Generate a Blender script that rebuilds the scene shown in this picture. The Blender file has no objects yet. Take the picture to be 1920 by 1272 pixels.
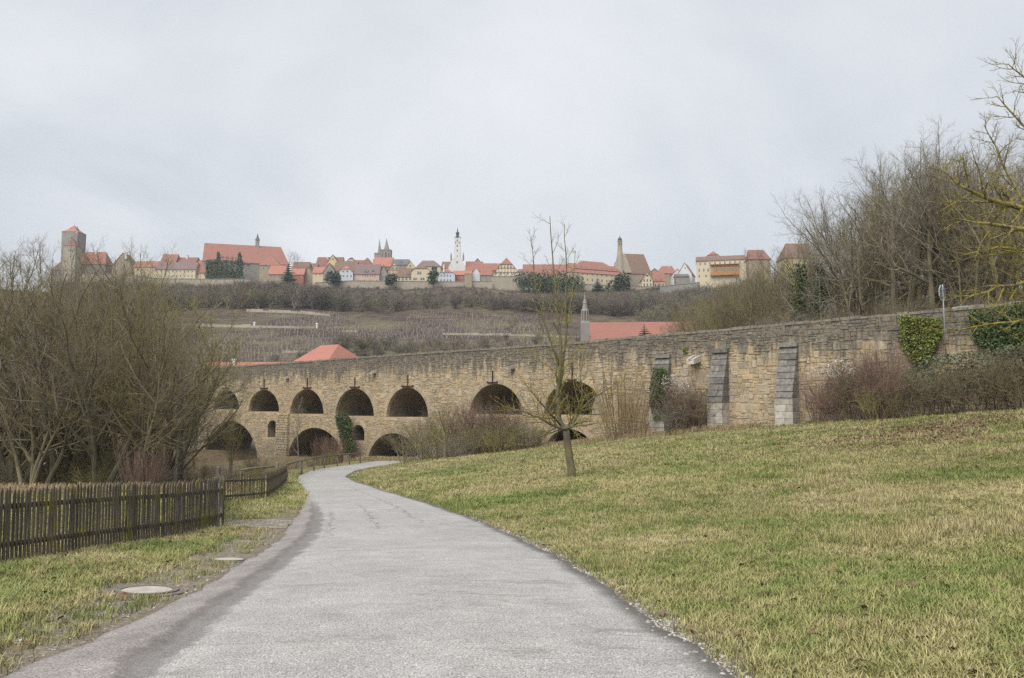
import bpy, math, random
import numpy as np
from mathutils import Vector, Matrix, Euler
R = math.radians
C = bpy.context.scene.collection
scene = bpy.context.scene
random.seed(7)

# ------------------------------------------------------------------ camera, sky, sun, exposure
F = 1493.0                      # focal length in pixels of the 1920 px wide photograph
PITCH = math.atan(114.0 / F)
EYE = 1.65
cam_d = bpy.data.cameras.new('camera')
cam_d.lens = 36.0 * F / 1920.0
cam_d.sensor_width = 36.0
cam_d.clip_start = 0.1
cam_d.clip_end = 8000
cam = bpy.data.objects.new('camera', cam_d)
cam.location = (0, 0, EYE)
cam.rotation_euler = (math.pi / 2 + PITCH, 0, 0)
C.objects.link(cam)
scene.camera = cam

SUN_EL, SUN_AZ = R(56), R(212)          # azimuth clockwise from +Y: behind the camera, to its left
world = bpy.data.worlds.new('World')
scene.world = world
world.use_nodes = True
wn, wl = world.node_tree.nodes, world.node_tree.links
wn.clear()
w_out = wn.new('ShaderNodeOutputWorld')
w_bg = wn.new('ShaderNodeBackground')
w_sky = wn.new('ShaderNodeTexSky')
w_sky.sky_type = 'NISHITA'
w_sky.sun_disc = False
w_sky.sun_elevation = SUN_EL
w_sky.sun_rotation = SUN_AZ
w_sky.air_density = 1.0
w_sky.dust_density = 3.0
w_tc = wn.new('ShaderNodeTexCoord')
w_sep = wn.new('ShaderNodeSeparateXYZ')
wl.new(w_tc.outputs['Generated'], w_sep.inputs[0])
def wmath(op, a, b=None):
    n = wn.new('ShaderNodeMath'); n.operation = op
    for i, v in enumerate((a, b)):
        if v is None: continue
        if isinstance(v, (int, float)): n.inputs[i].default_value = v
        else: wl.new(v, n.inputs[i])
    return n.outputs[0]
zc = wmath('ADD', wmath('ABSOLUTE', w_sep.outputs[2]), 0.22)      # clouds lie on a flat layer overhead
w_cmb = wn.new('ShaderNodeCombineXYZ')
wl.new(wmath('DIVIDE', w_sep.outputs[0], zc), w_cmb.inputs[0])
wl.new(wmath('DIVIDE', w_sep.outputs[1], zc), w_cmb.inputs[1])
w_n1 = wn.new('ShaderNodeTexNoise'); w_n1.inputs['Scale'].default_value = 0.85
w_n1.inputs['Detail'].default_value = 6; w_n1.inputs['Roughness'].default_value = 0.5
w_n1.inputs['Distortion'].default_value = 0.5
wl.new(w_cmb.outputs[0], w_n1.inputs['Vector'])
w_r1 = wn.new('ShaderNodeValToRGB')
w_r1.color_ramp.elements[0].position = 0.37; w_r1.color_ramp.elements[0].color = (0.212, 0.226, 0.243, 1)
w_r1.color_ramp.elements[1].position = 0.63; w_r1.color_ramp.elements[1].color = (0.292, 0.300, 0.312, 1)
wl.new(w_n1.outputs['Fac'], w_r1.inputs['Fac'])
w_sc = wn.new('ShaderNodeVectorMath'); w_sc.operation = 'SCALE'; w_sc.inputs['Scale'].default_value = 0.055
wl.new(w_sky.outputs[0], w_sc.inputs[0])
w_mix = wn.new('ShaderNodeMix'); w_mix.data_type = 'RGBA'; w_mix.inputs[0].default_value = 0.955   # closed cloud cover
wl.new(w_sc.outputs[0], w_mix.inputs[6]); wl.new(w_r1.outputs[0], w_mix.inputs[7])
wl.new(w_mix.outputs[2], w_bg.inputs[0]); w_bg.inputs[1].default_value = 1.0
wl.new(w_bg.outputs[0], w_out.inputs[0])

sun_d = bpy.data.lights.new('sun', 'SUN')
sun_d.energy = 1.5; sun_d.angle = R(60); sun_d.color = (1.0, 0.965, 0.91)
sun = bpy.data.objects.new('sun', sun_d)
sun.rotation_euler = (math.pi / 2 - SUN_EL, 0, math.pi - SUN_AZ)
sun.location = (-20, -40, 60)
C.objects.link(sun)

vs = scene.view_settings
vs.view_transform = 'Standard'; vs.look = 'None'; vs.gamma = 1.0; vs.exposure = 1.6
vs.use_curve_mapping = False
scene.render.film_transparent = False
scene.cycles.use_denoising = False          # the little grain left at full samples reads as film grain
scene.cycles.max_bounces = 5; scene.cycles.diffuse_bounces = 3; scene.cycles.glossy_bounces = 2
scene.cycles.transparent_max_bounces = 8; scene.cycles.volume_bounces = 0

# ------------------------------------------------------------------ helpers: pixels to places, meshes, materials
CP, SP = math.cos(PITCH), math.sin(PITCH)
def ray(px, py):
    dx, dy = (px - 960) / F, (636 - py) / F
    return dx, CP - dy * SP, SP + dy * CP
def P(px, py, Y):
    d = ray(px, py); k = Y / d[1]
    return Vector((d[0] * k, Y, EYE + d[2] * k))
def PX(px, Y): return P(px, 750, Y).x

def link(o, parent=None):
    C.objects.link(o)
    if parent is not None: o.parent = parent
    return o
def tag(o, label=None, cat=None, group=None, kind=None):
    if label: o['label'] = label
    if cat: o['category'] = cat
    if group: o['group'] = group
    if kind: o['kind'] = kind
    return o
def empty(name, loc=(0, 0, 0), rz=0.0):
    o = bpy.data.objects.new(name, None); o.location = loc; o.rotation_euler = (0, 0, rz); o.empty_display_size = 0.2
    return link(o)
def copy_tree(o, parent=None):
    c = o.copy(); C.objects.link(c)
    if parent is not None: c.parent = parent
    for ch in list(o.children): copy_tree(ch, c)
    return c

class MB:
    """collects geometry; build() links it as one mesh object"""
    def __init__(s): s.v = []; s.f = []; s.m = []; s.mi = 0
    def add(s, vs_, fs_):
        b = len(s.v); s.v.extend([tuple(q) for q in vs_]); s.f.extend([tuple(i + b for i in q) for q in fs_]); s.m.extend([s.mi] * len(fs_))
    def box(s, x0, x1, y0, y1, z0, z1):
        s.add([(x0,y0,z0),(x1,y0,z0),(x1,y1,z0),(x0,y1,z0),(x0,y0,z1),(x1,y0,z1),(x1,y1,z1),(x0,y1,z1)],
              [(0,3,2,1),(4,5,6,7),(0,1,5,4),(1,2,6,5),(2,3,7,6),(3,0,4,7)])
    def quad(s, a, b, c, d): s.add([a, b, c, d], [(0, 1, 2, 3)])
    def slab(s, poly, t):
        """a polygon in space thickened downwards by t"""
        n = len(poly); lo = [(p[0], p[1], p[2] - t) for p in poly]
        s.add(list(poly) + lo, [tuple(range(n)), tuple(range(2 * n - 1, n - 1, -1))] +
              [(i, i + n, (i + 1) % n + n, (i + 1) % n) for i in range(n)])
    def prism(s, poly2, y0, y1, mp=lambda a, b, c: (a, b, c)):
        """a polygon (a, c) extruded along b from y0 to y1"""
        n = len(poly2)
        s.add([mp(a, y0, c) for a, c in poly2] + [mp(a, y1, c) for a, c in poly2],
              [tuple(range(n)), tuple(range(2 * n - 1, n - 1, -1))] + [(i, i + n, (i + 1) % n + n, (i + 1) % n) for i in range(n)])
    def tube(s, pts, rad, n=5, cap=True):
        b = len(s.v); k = len(pts)
        t = (pts[1] - pts[0]).normalized()
        a = Vector((1, 0, 0)) if abs(t.x) < 0.8 else Vector((0, 1, 0))
        u = t.cross(a).normalized()
        cs = [(math.cos(2 * math.pi * j / n), math.sin(2 * math.pi * j / n)) for j in range(n)]
        for i in range(k):
            if i: t = (pts[min(i + 1, k - 1)] - pts[i - 1]).normalized()
            u = (u - t * u.dot(t))
            u = u.normalized() if u.length > 1e-6 else t.orthogonal().normalized()
            w = t.cross(u); p = pts[i]; r = rad[i]
            for c_, s_ in cs:
                q = p + u * (c_ * r) + w * (s_ * r); s.v.append((q.x, q.y, q.z))
        for i in range(k - 1):
            for j in range(n):
                j2 = (j + 1) % n
                s.f.append((b + i * n + j, b + i * n + j2, b + (i + 1) * n + j2, b + (i + 1) * n + j)); s.m.append(s.mi)
        if cap and n > 3:
            s.f.append(tuple(b + (k - 1) * n + j for j in range(n))); s.m.append(s.mi)
            s.f.append(tuple(b + n - 1 - j for j in range(n))); s.m.append(s.mi)
    def lathe(s, prof, n=12, c=(0, 0, 0)):
        b = len(s.v); k = len(prof)
        for r, z in prof:
            for j in range(n):
                a = 2 * math.pi * j / n; s.v.append((c[0] + r * math.cos(a), c[1] + r * math.sin(a), c[2] + z))
        for i in range(k - 1):
            for j in range(n):
                j2 = (j + 1) % n; s.f.append((b + i*n + j, b + i*n + j2, b + (i+1)*n + j2, b + (i+1)*n + j)); s.m.append(s.mi)
        s.f.append(tuple(b + (k-1)*n + j for j in range(n))); s.m.append(s.mi)
        s.f.append(tuple(b + n - 1 - j for j in range(n))); s.m.append(s.mi)
    def mesh(s, name, mats=(), smooth=False):
        me = bpy.data.meshes.new(name); me.from_pydata(s.v, [], s.f)
        for m in (mats if isinstance(mats, (list, tuple)) else [mats]): me.materials.append(m)
        if any(s.m): me.polygons.foreach_set('material_index', s.m)
        if smooth: me.polygons.foreach_set('use_smooth', [True] * len(me.polygons))
        me.update(); return me
    def build(s, name, mats, parent=None, smooth=False):
        return link(bpy.data.objects.new(name, s.mesh(name, mats, smooth)), parent)

def np_mesh(name, v, quads, mats, smooth=False):
    """big meshes straight from arrays: v (n,3), quads (m,4) or triangles (m,3)"""
    me = bpy.data.meshes.new(name); v = np.asarray(v, np.float32); q = np.asarray(quads, np.int32); k = q.shape[1]
    me.vertices.add(len(v)); me.vertices.foreach_set('co', v.ravel())
    me.loops.add(q.size); me.loops.foreach_set('vertex_index', q.ravel())
    me.polygons.add(len(q)); me.polygons.foreach_set('loop_start', np.arange(0, q.size, k, dtype=np.int32))
    if smooth: me.polygons.foreach_set('use_smooth', np.ones(len(q), bool))
    for m in (mats if isinstance(mats, (list, tuple)) else [mats]): me.materials.append(m)
    me.update(calc_edges=True); me.validate(); return me

class NT:
    """small helper for node materials"""
    def __init__(s, name):
        s.m = bpy.data.materials.new(name); s.m.use_nodes = True
        s.t = s.m.node_tree; s.n = s.t.nodes; s.l = s.t.links
        s.b = s.n['Principled BSDF']; s.b.inputs['Roughness'].default_value = 0.9
        s.b.inputs['Specular IOR Level'].default_value = 0.25
    def put(s, sock, v):
        if hasattr(v, 'is_linked') or hasattr(v, 'links'): s.l.new(v, sock)
        else: sock.default_value = v
    def pos(s): return s.n.new('ShaderNodeNewGeometry').outputs['Position']
    def island(s):
        a = s.n.new('ShaderNodeNewGeometry').outputs['Random Per Island']; b = s.n.new('ShaderNodeObjectInfo').outputs['Random']
        return s.math('FRACT', s.math('ADD', a, b))
    def objrand(s): return s.n.new('ShaderNodeObjectInfo').outputs['Random']
    def obj(s): return s.n.new('ShaderNodeTexCoord').outputs['Object']
    def uv(s): return s.n.new('ShaderNodeTexCoord').outputs['UV']
    def math(s, op, a, b=None, c=None):
        n = s.n.new('ShaderNodeMath'); n.operation = op
        for i, v in enumerate((a, b, c)):
            if v is not None: s.put(n.inputs[i], v)
        return n.outputs[0]
    def vmul(s, v, k):
        n = s.n.new('ShaderNodeVectorMath'); n.operation = 'MULTIPLY'; s.put(n.inputs[0], v); n.inputs[1].default_value = k; return n.outputs[0]
    def sep(s, v):
        n = s.n.new('ShaderNodeSeparateXYZ'); s.put(n.inputs[0], v); return n.outputs
    def noise(s, v, scale, detail=4, rough=0.55, dist=0.0):
        n = s.n.new('ShaderNodeTexNoise'); s.put(n.inputs['Vector'], v); n.inputs['Scale'].default_value = scale
        n.inputs['Detail'].default_value = detail; n.inputs['Roughness'].default_value = rough; n.inputs['Distortion'].default_value = dist
        return n.outputs['Fac']
    def voro(s, v, scale, feature='F1', out='Distance'):
        n = s.n.new('ShaderNodeTexVoronoi'); n.feature = feature; s.put(n.inputs['Vector'], v); n.inputs['Scale'].default_value = scale
        return n.outputs[out]
    def ramp(s, fac, stops):
        n = s.n.new('ShaderNodeValToRGB'); cr = n.color_ramp
        while len(cr.elements) < len(stops): cr.elements.new(0.5)
        for e, (p, c) in zip(cr.elements, stops):
            e.position = p; e.color = (c, c, c, 1) if isinstance(c, (int, float)) else (*c, 1)
        s.put(n.inputs[0], fac); return n.outputs[0]
    def mix(s, fac, a, b, mode='MIX'):
        n = s.n.new('ShaderNodeMix'); n.data_type = 'RGBA'; n.blend_type = mode
        s.put(n.inputs[0], fac)
        for i, v in ((6, a), (7, b)):
            s.put(n.inputs[i], v if not isinstance(v, tuple) else (*v, 1))
        return n.outputs[2]
    def smooth(s, v, a, b):
        n = s.n.new('ShaderNodeMapRange'); n.interpolation_type = 'SMOOTHSTEP'; s.put(n.inputs[0], v)
        n.inputs[1].default_value = a; n.inputs[2].default_value = b; return n.outputs[0]
    def bump(s, h, strength=0.4, dist=0.02):
        n = s.n.new('ShaderNodeBump'); n.inputs['Strength'].default_value = strength; n.inputs['Distance'].default_value = dist
        s.put(n.inputs['Height'], h); s.l.new(n.outputs[0], s.b.inputs['Normal'])
    def done(s, col, rough=None):
        s.put(s.b.inputs['Base Color'], col if not isinstance(col, tuple) else (*col, 1))
        if rough is not None: s.put(s.b.inputs['Roughness'], rough)
        return s.m

def plain(name, a, b=None, scale=3.0, rough=0.85, bump=0.0, per=0.0, world=True):
    """two tones broken up by noise; per = brightness change from piece to piece"""
    t = NT(name); b = b or tuple(x * 0.75 for x in a)
    v = t.pos() if world else t.obj()
    n = t.noise(v, scale, 5, 0.6)
    col = t.ramp(n, [(0.3, a), (0.7, b)])
    if per: col = t.mix(1.0, col, t.ramp(t.island(), [(0, 1 - per), (1, 1 + per)]), 'MULTIPLY')
    if bump: t.bump(t.noise(v, scale * 4, 4), bump)
    return t.done(col, rough)
# ------------------------------------------------------------------ the lie of the land
def knots(pts, lo, hi, step=0.5, win=9):
    ys = np.arange(lo, hi, step); v = np.interp(ys, [p[0] for p in pts], [p[1] for p in pts])
    k = np.hanning(win + 2)[1:-1]; k /= k.sum()
    v = np.convolve(np.pad(v, win // 2, mode='edge'), k, 'valid')
    return lambda Y: np.interp(Y, ys, v)
road_x = knots([(-20, .6), (0, .05), (4.6, -.46), (9, -.95), (14.3, -1.72), (20, -2.95), (26.6, -4.65), (30.3, -5.7), (41, -8.9), (48, -11.1), (53, -12.5),
                (60, -13.25), (65, -13.1), (75, -11.9), (85, -11.6), (110, -12.5), (200, -16)], -20, 200, .5, 11)
road_z = knots([(-20, .3), (0, .1), (4.6, 0), (9, -.33), (14.3, -.8), (26.6, -1.75), (36, -2.45), (48, -3.2), (60, -3.62), (75, -4.2), (85, -4.7), (110, -5.8), (200, -6)], -20, 200, .5, 15)
road_h = knots([(-20, 1.9), (4.6, 1.87), (14, 1.87), (41, 1.8), (53, 1.6), (65, 1.7), (200, 1.8)], -20, 200)
shoulder = knots([(-20, .95), (4, .92), (5.6, .82), (7.3, .52), (10, .50), (11.2, .48), (13.5, .52), (20, .55), (30, .25), (36, 0), (200, 0)], -20, 200)   # worn strip beside the lane
# bridge: near face through BA along BU (towards the far left), BN points to its far side
BA = np.array([P(740, 750, 85).x, 85.0]); _vp = (-650 - 960) / F
BU = np.array([_vp, 1.0]) / math.hypot(_vp, 1.0); BN = np.array([BU[1], -BU[0]]); BW = 7.0
def to_b(X, Y): return (X - BA[0]) * BU[0] + (Y - BA[1]) * BU[1], (X - BA[0]) * BN[0] + (Y - BA[1]) * BN[1]
def from_b(t, s, z): return Vector((BA[0] + t * BU[0] + s * BN[0], BA[1] + t * BU[1] + s * BN[1], z))
def on_face(px, py, s=0.0):
    """pixel -> (t, z) on the bridge's near face"""
    d = ray(px, py); o = BA + s * BN
    k = (o[0] * BN[0] + o[1] * BN[1]) / (d[0] * BN[0] + d[1] * BN[1])
    return (d[0] * k - BA[0]) * BU[0] + (d[1] * k - BA[1]) * BU[1], EYE + d[2] * k

def sst(x, a, b):
    t = np.clip((x - a) / (b - a), 0, 1); return t * t * (3 - 2 * t)
def vnoise(X, Y, s, seed=0):
    """cheap smooth noise, -1..1"""
    r = np.random.RandomState(seed); o = 0
    for i in range(5):
        a, b, c = r.uniform(0, 6.28, 3); k = s * r.uniform(.6, 1.7)
        o = o + np.sin(X * k * math.cos(a) + Y * k * math.sin(a) + b) * np.cos(X * k * math.sin(c) - Y * k * math.cos(c) + a)
    return o / 2.2
hill_k = knots([(100, -5.6), (135, -5.2), (152, -2.5), (250, 20), (300, 31), (345, 42), (400, 55), (425, 61.5), (440, 64), (600, 70), (4000, 95)], 100, 4000, 4, 7)
river_path = np.array([(-140, 50), (-95, 62), (-62, 80), (-40, 98), (-28, 116), (-22, 140), (-30, 200)], float)
def river_d(X, Y):
    d = np.full(np.shape(X), 1e9)
    for a, b in zip(river_path[:-1], river_path[1:]):
        ab = b - a; t = np.clip(((X - a[0]) * ab[0] + (Y - a[1]) * ab[1]) / (ab @ ab), 0, 1)
        d = np.minimum(d, np.hypot(X - a[0] - t * ab[0], Y - a[1] - t * ab[1]))
    return d
RIVER_Z = -6.9
COVERS = [(-3.86, 8.6), (-4.05, 11.6)]          # manholes beside the lane
def ground(X, Y):
    X = np.asarray(X, float); Y = np.asarray(Y, float)
    yc = np.clip(Y, -20, 199); rx, rz, rh = road_x(yc), road_z(yc), road_h(yc)
    dr = X - rx - rh; dl = rx - rh - shoulder(yc) - X
    # camera side: lawn rising to one side, level strip and river bank on the other
    lawn = np.where(dr > 0, .03 * np.minimum(dr, 1) + .116 * np.maximum(dr - .6, 0), 0)
    lawn = lawn + sst(dr, .5, 3) * (.05 * vnoise(X, Y, .55, 3) + .12 * vnoise(X, Y, .13, 4))
    left = -.055 * (1 - sst(dl, .05, .9)) * sst(shoulder(yc), .05, .3) - .03 * np.clip(dl, 0, 7) + sst(dl, .6, 2) * .04 * vnoise(X, Y, .8, 5)
    zf = rz + lawn + left
    bank = sst(dl, 2.2, 9) * sst(Y, 40, 54)
    zf = zf * (1 - bank) + (-5.5 + .25 * vnoise(X, Y, .1, 8)) * bank
    zf = np.where(dr > 40, zf - .05 * (dr - 40), zf)
    # far side: valley floor, town hill, wooded bank towards the ramp
    hz = hill_k(np.clip(Y + 10 * vnoise(X, Y, .012, 11), 100, 3990)) + sst(Y, 170, 260) * 1.3 * vnoise(X, Y, .05, 12)
    xb = np.interp(Y, [40, 70, 100, 160, 400], [-2, 0, 6, 18, 90])
    bz = -5.6 + 11.3 * sst(X, xb, xb + 22) + .06 * np.maximum(X - xb - 20, 0) + .5 * vnoise(X, Y, .08, 13) * sst(X, xb, xb + 30)
    bz = np.minimum(bz, 34)
    zb = np.maximum(np.maximum(hz, bz), -5.6)
    t, s = to_b(X, Y)
    w = sst(s, 1.5, BW - 1.5)
    z = zf * (1 - w) + zb * w
    for mx, my in COVERS: z = z - .045 * np.exp(-(((X - mx) ** 2 + (Y - my) ** 2) / .46 ** 2) ** 3)
    rv = river_d(X, Y)
    z = np.where((rv < 9) & (Y > 45) & (Y < 150), z + (np.minimum(z, -7.9) - z) * (1 - sst(rv, 3.5, 9)), z)
    return z
def G(x, y): return float(ground(np.array([x]), np.array([y]))[0])
def hit(px, py, y0=3.0, y1=1500.0):
    """where the line of sight through a pixel meets the ground"""
    d = ray(px, py); ys = np.geomspace(y0, y1, 1500); k = ys / d[1]
    below = (EYE + d[2] * k) < ground(d[0] * k, ys)
    i = int(np.argmax(below)) if below.any() else len(ys) - 1
    return Vector((d[0] * k[i], ys[i], EYE + d[2] * k[i]))

# ------------------------------------------------------------------ materials of the ground
def grass_patches(t, v):
    """straw, olive and fresh green patches shared by the soil and the blades"""
    a = t.noise(v, 0.22, 5, 0.6, 0.6); b = t.noise(v, 1.3, 5, 0.65, 0.4); c = t.noise(v, 5.0, 3, 0.6)
    f = t.math('ADD', t.math('MULTIPLY', a, 0.5), t.math('ADD', t.math('MULTIPLY', b, 0.35), t.math('MULTIPLY', c, 0.15)))
    return t.ramp(f, [(0.35, (0.092, 0.132, 0.036)), (0.44, (0.150, 0.170, 0.055)), (0.51, (0.232, 0.212, 0.095)), (0.62, (0.320, 0.268, 0.150))])
def soil_mat():
    t = NT('ground'); v = t.pos(); x, y, z = t.sep(v)
    gr = grass_patches(t, v)
    fine = t.noise(v, 22, 4, 0.7)
    lawn = t.mix(t.ramp(fine, [(.35, .15), (.65, .80)]), gr, (0.085, 0.072, 0.036))
    # hillside: dead scrub, dry grass, some green
    h1 = t.noise(t.vmul(v, (1, 1, 2.5)), 0.035, 6, 0.65, 0.8); h2 = t.noise(v, 0.3, 5, 0.7)
    hf = t.math('ADD', t.math('MULTIPLY', h1, .6), t.math('MULTIPLY', h2, .4))
    hill = t.ramp(hf, [(.38, (.030, .020, .018)), (.46, (.055, .038, .031)), (.53, (.085, .066, .044)), (.62, (.110, .102, .050))])
    col = t.mix(t.smooth(y, 110, 160), lawn, hill)
    # river bank and wood floor: leaf litter
    lit = t.ramp(t.noise(v, 2.2, 5, .7), [(.35, (.085, .060, .036)), (.6, (.165, .120, .072)), (.75, (.13, .12, .05))])
    att = t.n.new('ShaderNodeAttribute'); att.attribute_name = 'litter'
    col = t.mix(att.outputs['Fac'], col, lit)
    att2 = t.n.new('ShaderNodeAttribute'); att2.attribute_name = 'worn'
    dirt = t.ramp(t.noise(v, 26, 5, .8), [(.36, (.085, .066, .048)), (.52, (.165, .138, .105)), (.68, (.31, .28, .235))])
    wf = t.math('MULTIPLY', att2.outputs['Fac'], t.smooth(t.noise(v, 2.6, 5, .7), .26, .46))
    col = t.mix(wf, col, dirt)
    t.bump(t.noise(v, 40, 3, .7), .5, .02)
    return t.done(col, .95)
M = {}
M['ground'] = soil_mat()

def asphalt():
    t = NT('asphalt'); v = t.pos(); ux, uy, _ = t.sep(t.uv())
    agg = t.noise(v, 78, 3, .75); agg2 = t.voro(v, 46); mid = t.noise(v, 2.4, 5, .6); big = t.noise(v, .35, 4, .6)
    c = t.ramp(agg, [(.32, (.085, .080, .076)), (.50, (.290, .281, .270)), (.68, (.560, .546, .528))])
    c = t.mix(t.math('MULTIPLY', t.smooth(agg2, .30, .10), .35), c, (.47, .46, .44))
    c = t.mix(1.0, c, t.ramp(mid, [(.3, .86), (.7, 1.10)]), 'MULTIPLY'); c = t.mix(1.0, c, t.ramp(big, [(.3, .90), (.7, 1.07)]), 'MULTIPLY')
    # damp worn marks lying across the lane
    st = t.noise(t.vmul(v, (1.0, 3.2, 1)), 1.4, 8, .72, .8); zone = t.smooth(t.noise(v, .22, 3, .5), .40, .54)
    stf = t.math('MULTIPLY', t.math('MULTIPLY', t.smooth(st, .54, .62), zone), .52)
    c = t.mix(stf, c, (.150, .128, .112))
    # reddish grey worn strip left of the lane, with the dark gutter line between them
    wob = t.math('MULTIPLY', t.math('SUBTRACT', t.noise(v, 1.5, 4, .6), .5), .45)
    u2 = t.math('ADD', ux, wob)
    strip = t.ramp(t.noise(v, 62, 4, .8), [(.33, (.085, .074, .070)), (.52, (.240, .218, .208)), (.70, (.47, .445, .42))])
    strip = t.mix(1., strip, t.ramp(t.noise(v, 1.6, 5, .7), [(.3, .70), (.7, 1.2)]), 'MULTIPLY')
    c = t.mix(t.smooth(u2, -.02, -.10), c, strip)
    gut = t.math('MULTIPLY', t.smooth(t.math('ABSOLUTE', t.math('ADD', u2, .02)), .30, .03), t.smooth(uy, 34, 20))
    gut = t.smooth(t.math('ADD', gut, t.math('MULTIPLY', t.math('SUBTRACT', t.noise(v, 14, 6, .85), .5), 1.9)), .22, .85)
    c = t.mix(t.math('MULTIPLY', gut, .58), c, t.ramp(t.noise(v, 60, 3, .7), [(.35, (.045, .038, .036)), (.7, (.14, .122, .115))]))
    # old seams and cracks along the lane
    for u0, k, ya, yb in ((1.30, 1.7, 15, 27), (.34, 2.3, 13, 24), (2.35, 1.1, 17, 40)):
        dev = t.math('ABSOLUTE', t.math('ADD', t.math('SUBTRACT', ux, u0), t.math('MULTIPLY', t.math('SUBTRACT', t.noise(v, k, 4, .7), .5), .9)))
        cf = t.math('MULTIPLY', t.smooth(dev, .030, .008), t.math('MULTIPLY', t.smooth(uy, ya, ya + 2), t.smooth(uy, yb, yb - 3)))
        c = t.mix(t.math('MULTIPLY', cf, .75), c, (.075, .066, .060))
    # crumbled dark margin on the lawn side
    wid = t.n.new('ShaderNodeAttribute'); wid.attribute_name = 'redge'
    ef = t.smooth(t.math('ADD', wid.outputs['Fac'], t.math('MULTIPLY', wob, .6)), .22, .02)
    c = t.mix(t.math('MULTIPLY', ef, .75), c, t.ramp(t.noise(v, 45, 3, .7), [(.35, (.055, .046, .040)), (.7, (.19, .172, .150))]))
    t.bump(agg, .55, .006)
    return t.done(c, .88)
M['asphalt'] = asphalt()

# ------------------------------------------------------------------ ground sheet
rows = np.concatenate([np.arange(-14, 3, .6), np.geomspace(3, 130, 330), np.geomspace(131, 1600, 170)])
us = np.linspace(-1, 1, 431); us = np.sign(us) * (np.abs(us) ** 1.15)
XX = us[None, :] * (1.05 * rows[:, None] + 26); YY = np.repeat(rows[:, None], len(us), 1)
ZZ = ground(XX, YY)
_yc = np.clip(YY, -20, 199)
_in = (XX > road_x(_yc) - road_h(_yc) - shoulder(_yc) + .05) & (XX < road_x(_yc) + road_h(_yc) - .05) & (YY < 150)
ZZ = ZZ - .10 * _in
nr, nc = XX.shape
idx = np.arange(nr * nc).reshape(nr, nc)
q = np.stack([idx[:-1, :-1], idx[:-1, 1:], idx[1:, 1:], idx[1:, :-1]], -1).reshape(-1, 4)
gme = np_mesh('ground', np.stack([XX, YY, ZZ], -1).reshape(-1, 3), q, M['ground'], True)
_t, _s = to_b(XX, YY)
_dl = road_x(_yc) - road_h(_yc) - shoulder(_yc) - XX; _dr = XX - road_x(_yc) - road_h(_yc)
lit = sst(_dl, 3, 8) * sst(YY, 37, 46) * (YY < 150) * sst(-(ZZ + 4.6), -1.5, .6) * .9
lit = np.maximum(lit, sst(_s, -5.5, -1.0) * (YY < 140) * (_dr > 1.2) * (_t < 14))
lit = np.maximum(lit, (_s > 0) * (YY < 150) * sst(ZZ, -3, 2) * .9)
lp = hit(1745, 812); lit = np.maximum(lit, .8 * np.exp(-(((XX - lp.x * YY / lp.y) / 4.0) ** 2 + ((YY - lp.y) / 8.0) ** 2)))
worn = np.maximum(sst(-_dl, -1.7, -.3) * sst(-YY, -26, -8), .98 * sst(-_dr, -.95, -.15) * sst(-YY, -34, -14))
for nm, arr in (('litter', lit), ('worn', worn)):
    at = gme.attributes.new(nm, 'FLOAT', 'POINT'); at.data.foreach_set('value', np.clip(arr, 0, 1).astype(np.float32).ravel())
tag(link(bpy.data.objects.new('ground', gme)), 'grass and soil of the valley, lawn and hillside', kind='structure')

# road sheet, with its own thickness
ry = np.concatenate([np.arange(-14, 40, .3), np.arange(40, 128, .8)])
cols = []
def edge_wob(y, k): return .02 * np.sin(y * 2.1 + k) + .03 * np.sin(y * .83 + 2 * k) + .02 * np.sin(y * 5.3 + k) + .018 * np.sin(y * 13.1 + 3 * k) + .012 * np.sin(y * 9.7 * k)
L_in = road_x(ry) - road_h(ry); L_out = L_in - shoulder(ry) + edge_wob(ry, 1.0) * (shoulder(ry) > .05); R_out = road_x(ry) + road_h(ry) + edge_wob(ry, 2.6)
fr = np.concatenate([[-1], np.linspace(-1, 0, 5)[1:], np.linspace(0, 1, 15)[1:]])
RV, UVs, RE = [], [], []
for i, y in enumerate(ry):
    for f in fr:
        x = L_in[i] + (L_in[i] - L_out[i]) * f if f < 0 else L_in[i] + (R_out[i] - L_in[i]) * f
        z = float(road_z(np.clip(y, -20, 199))) + .012 - .05 * max(0, -f) * (shoulder(y) > .05) - .03 * (max(0, 1 - abs(f) / .12) if shoulder(y) > .1 else 0) + .03 * (1 - (2 * max(f, 0) - 1) ** 2) * (f > 0)
        RV.append((x, y, z)); UVs.append((x - L_in[i], y)); RE.append(R_out[i] - x)
nf = len(fr); base = len(RV)
for i, y in enumerate(ry):
    RV.append((L_out[i], y, RV[i * nf][2] - .12)); RV.append((R_out[i], y, RV[i * nf + nf - 1][2] - .12))
    UVs += [(-.9, y), (3.7, y)]; RE += [9, 0]
ii = np.arange(len(ry) - 1); qs = []
for j in range(nf - 1): qs.append(np.stack([ii * nf + j, ii * nf + j + 1, (ii + 1) * nf + j + 1, (ii + 1) * nf + j], -1))
qs.append(np.stack([base + 2 * ii, ii * nf, (ii + 1) * nf, base + 2 * (ii + 1)], -1))
qs.append(np.stack([ii * nf + nf - 1, base + 2 * ii + 1, base + 2 * (ii + 1) + 1, (ii + 1) * nf + nf - 1], -1))
rme = np_mesh('road', RV, np.concatenate(qs), M['asphalt'], True)
uvl = rme.uv_layers.new(name='UVMap'); li = np.zeros(len(rme.loops), np.int32); rme.loops.foreach_get('vertex_index', li)
uvl.data.foreach_set('uv', np.asarray(UVs, np.float32)[li].ravel())
at = rme.attributes.new('redge', 'FLOAT', 'POINT'); at.data.foreach_set('value', np.asarray(RE, np.float32))
tag(link(bpy.data.objects.new('road', rme)), 'pale worn asphalt lane curving down towards the bridge', kind='structure')

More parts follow.
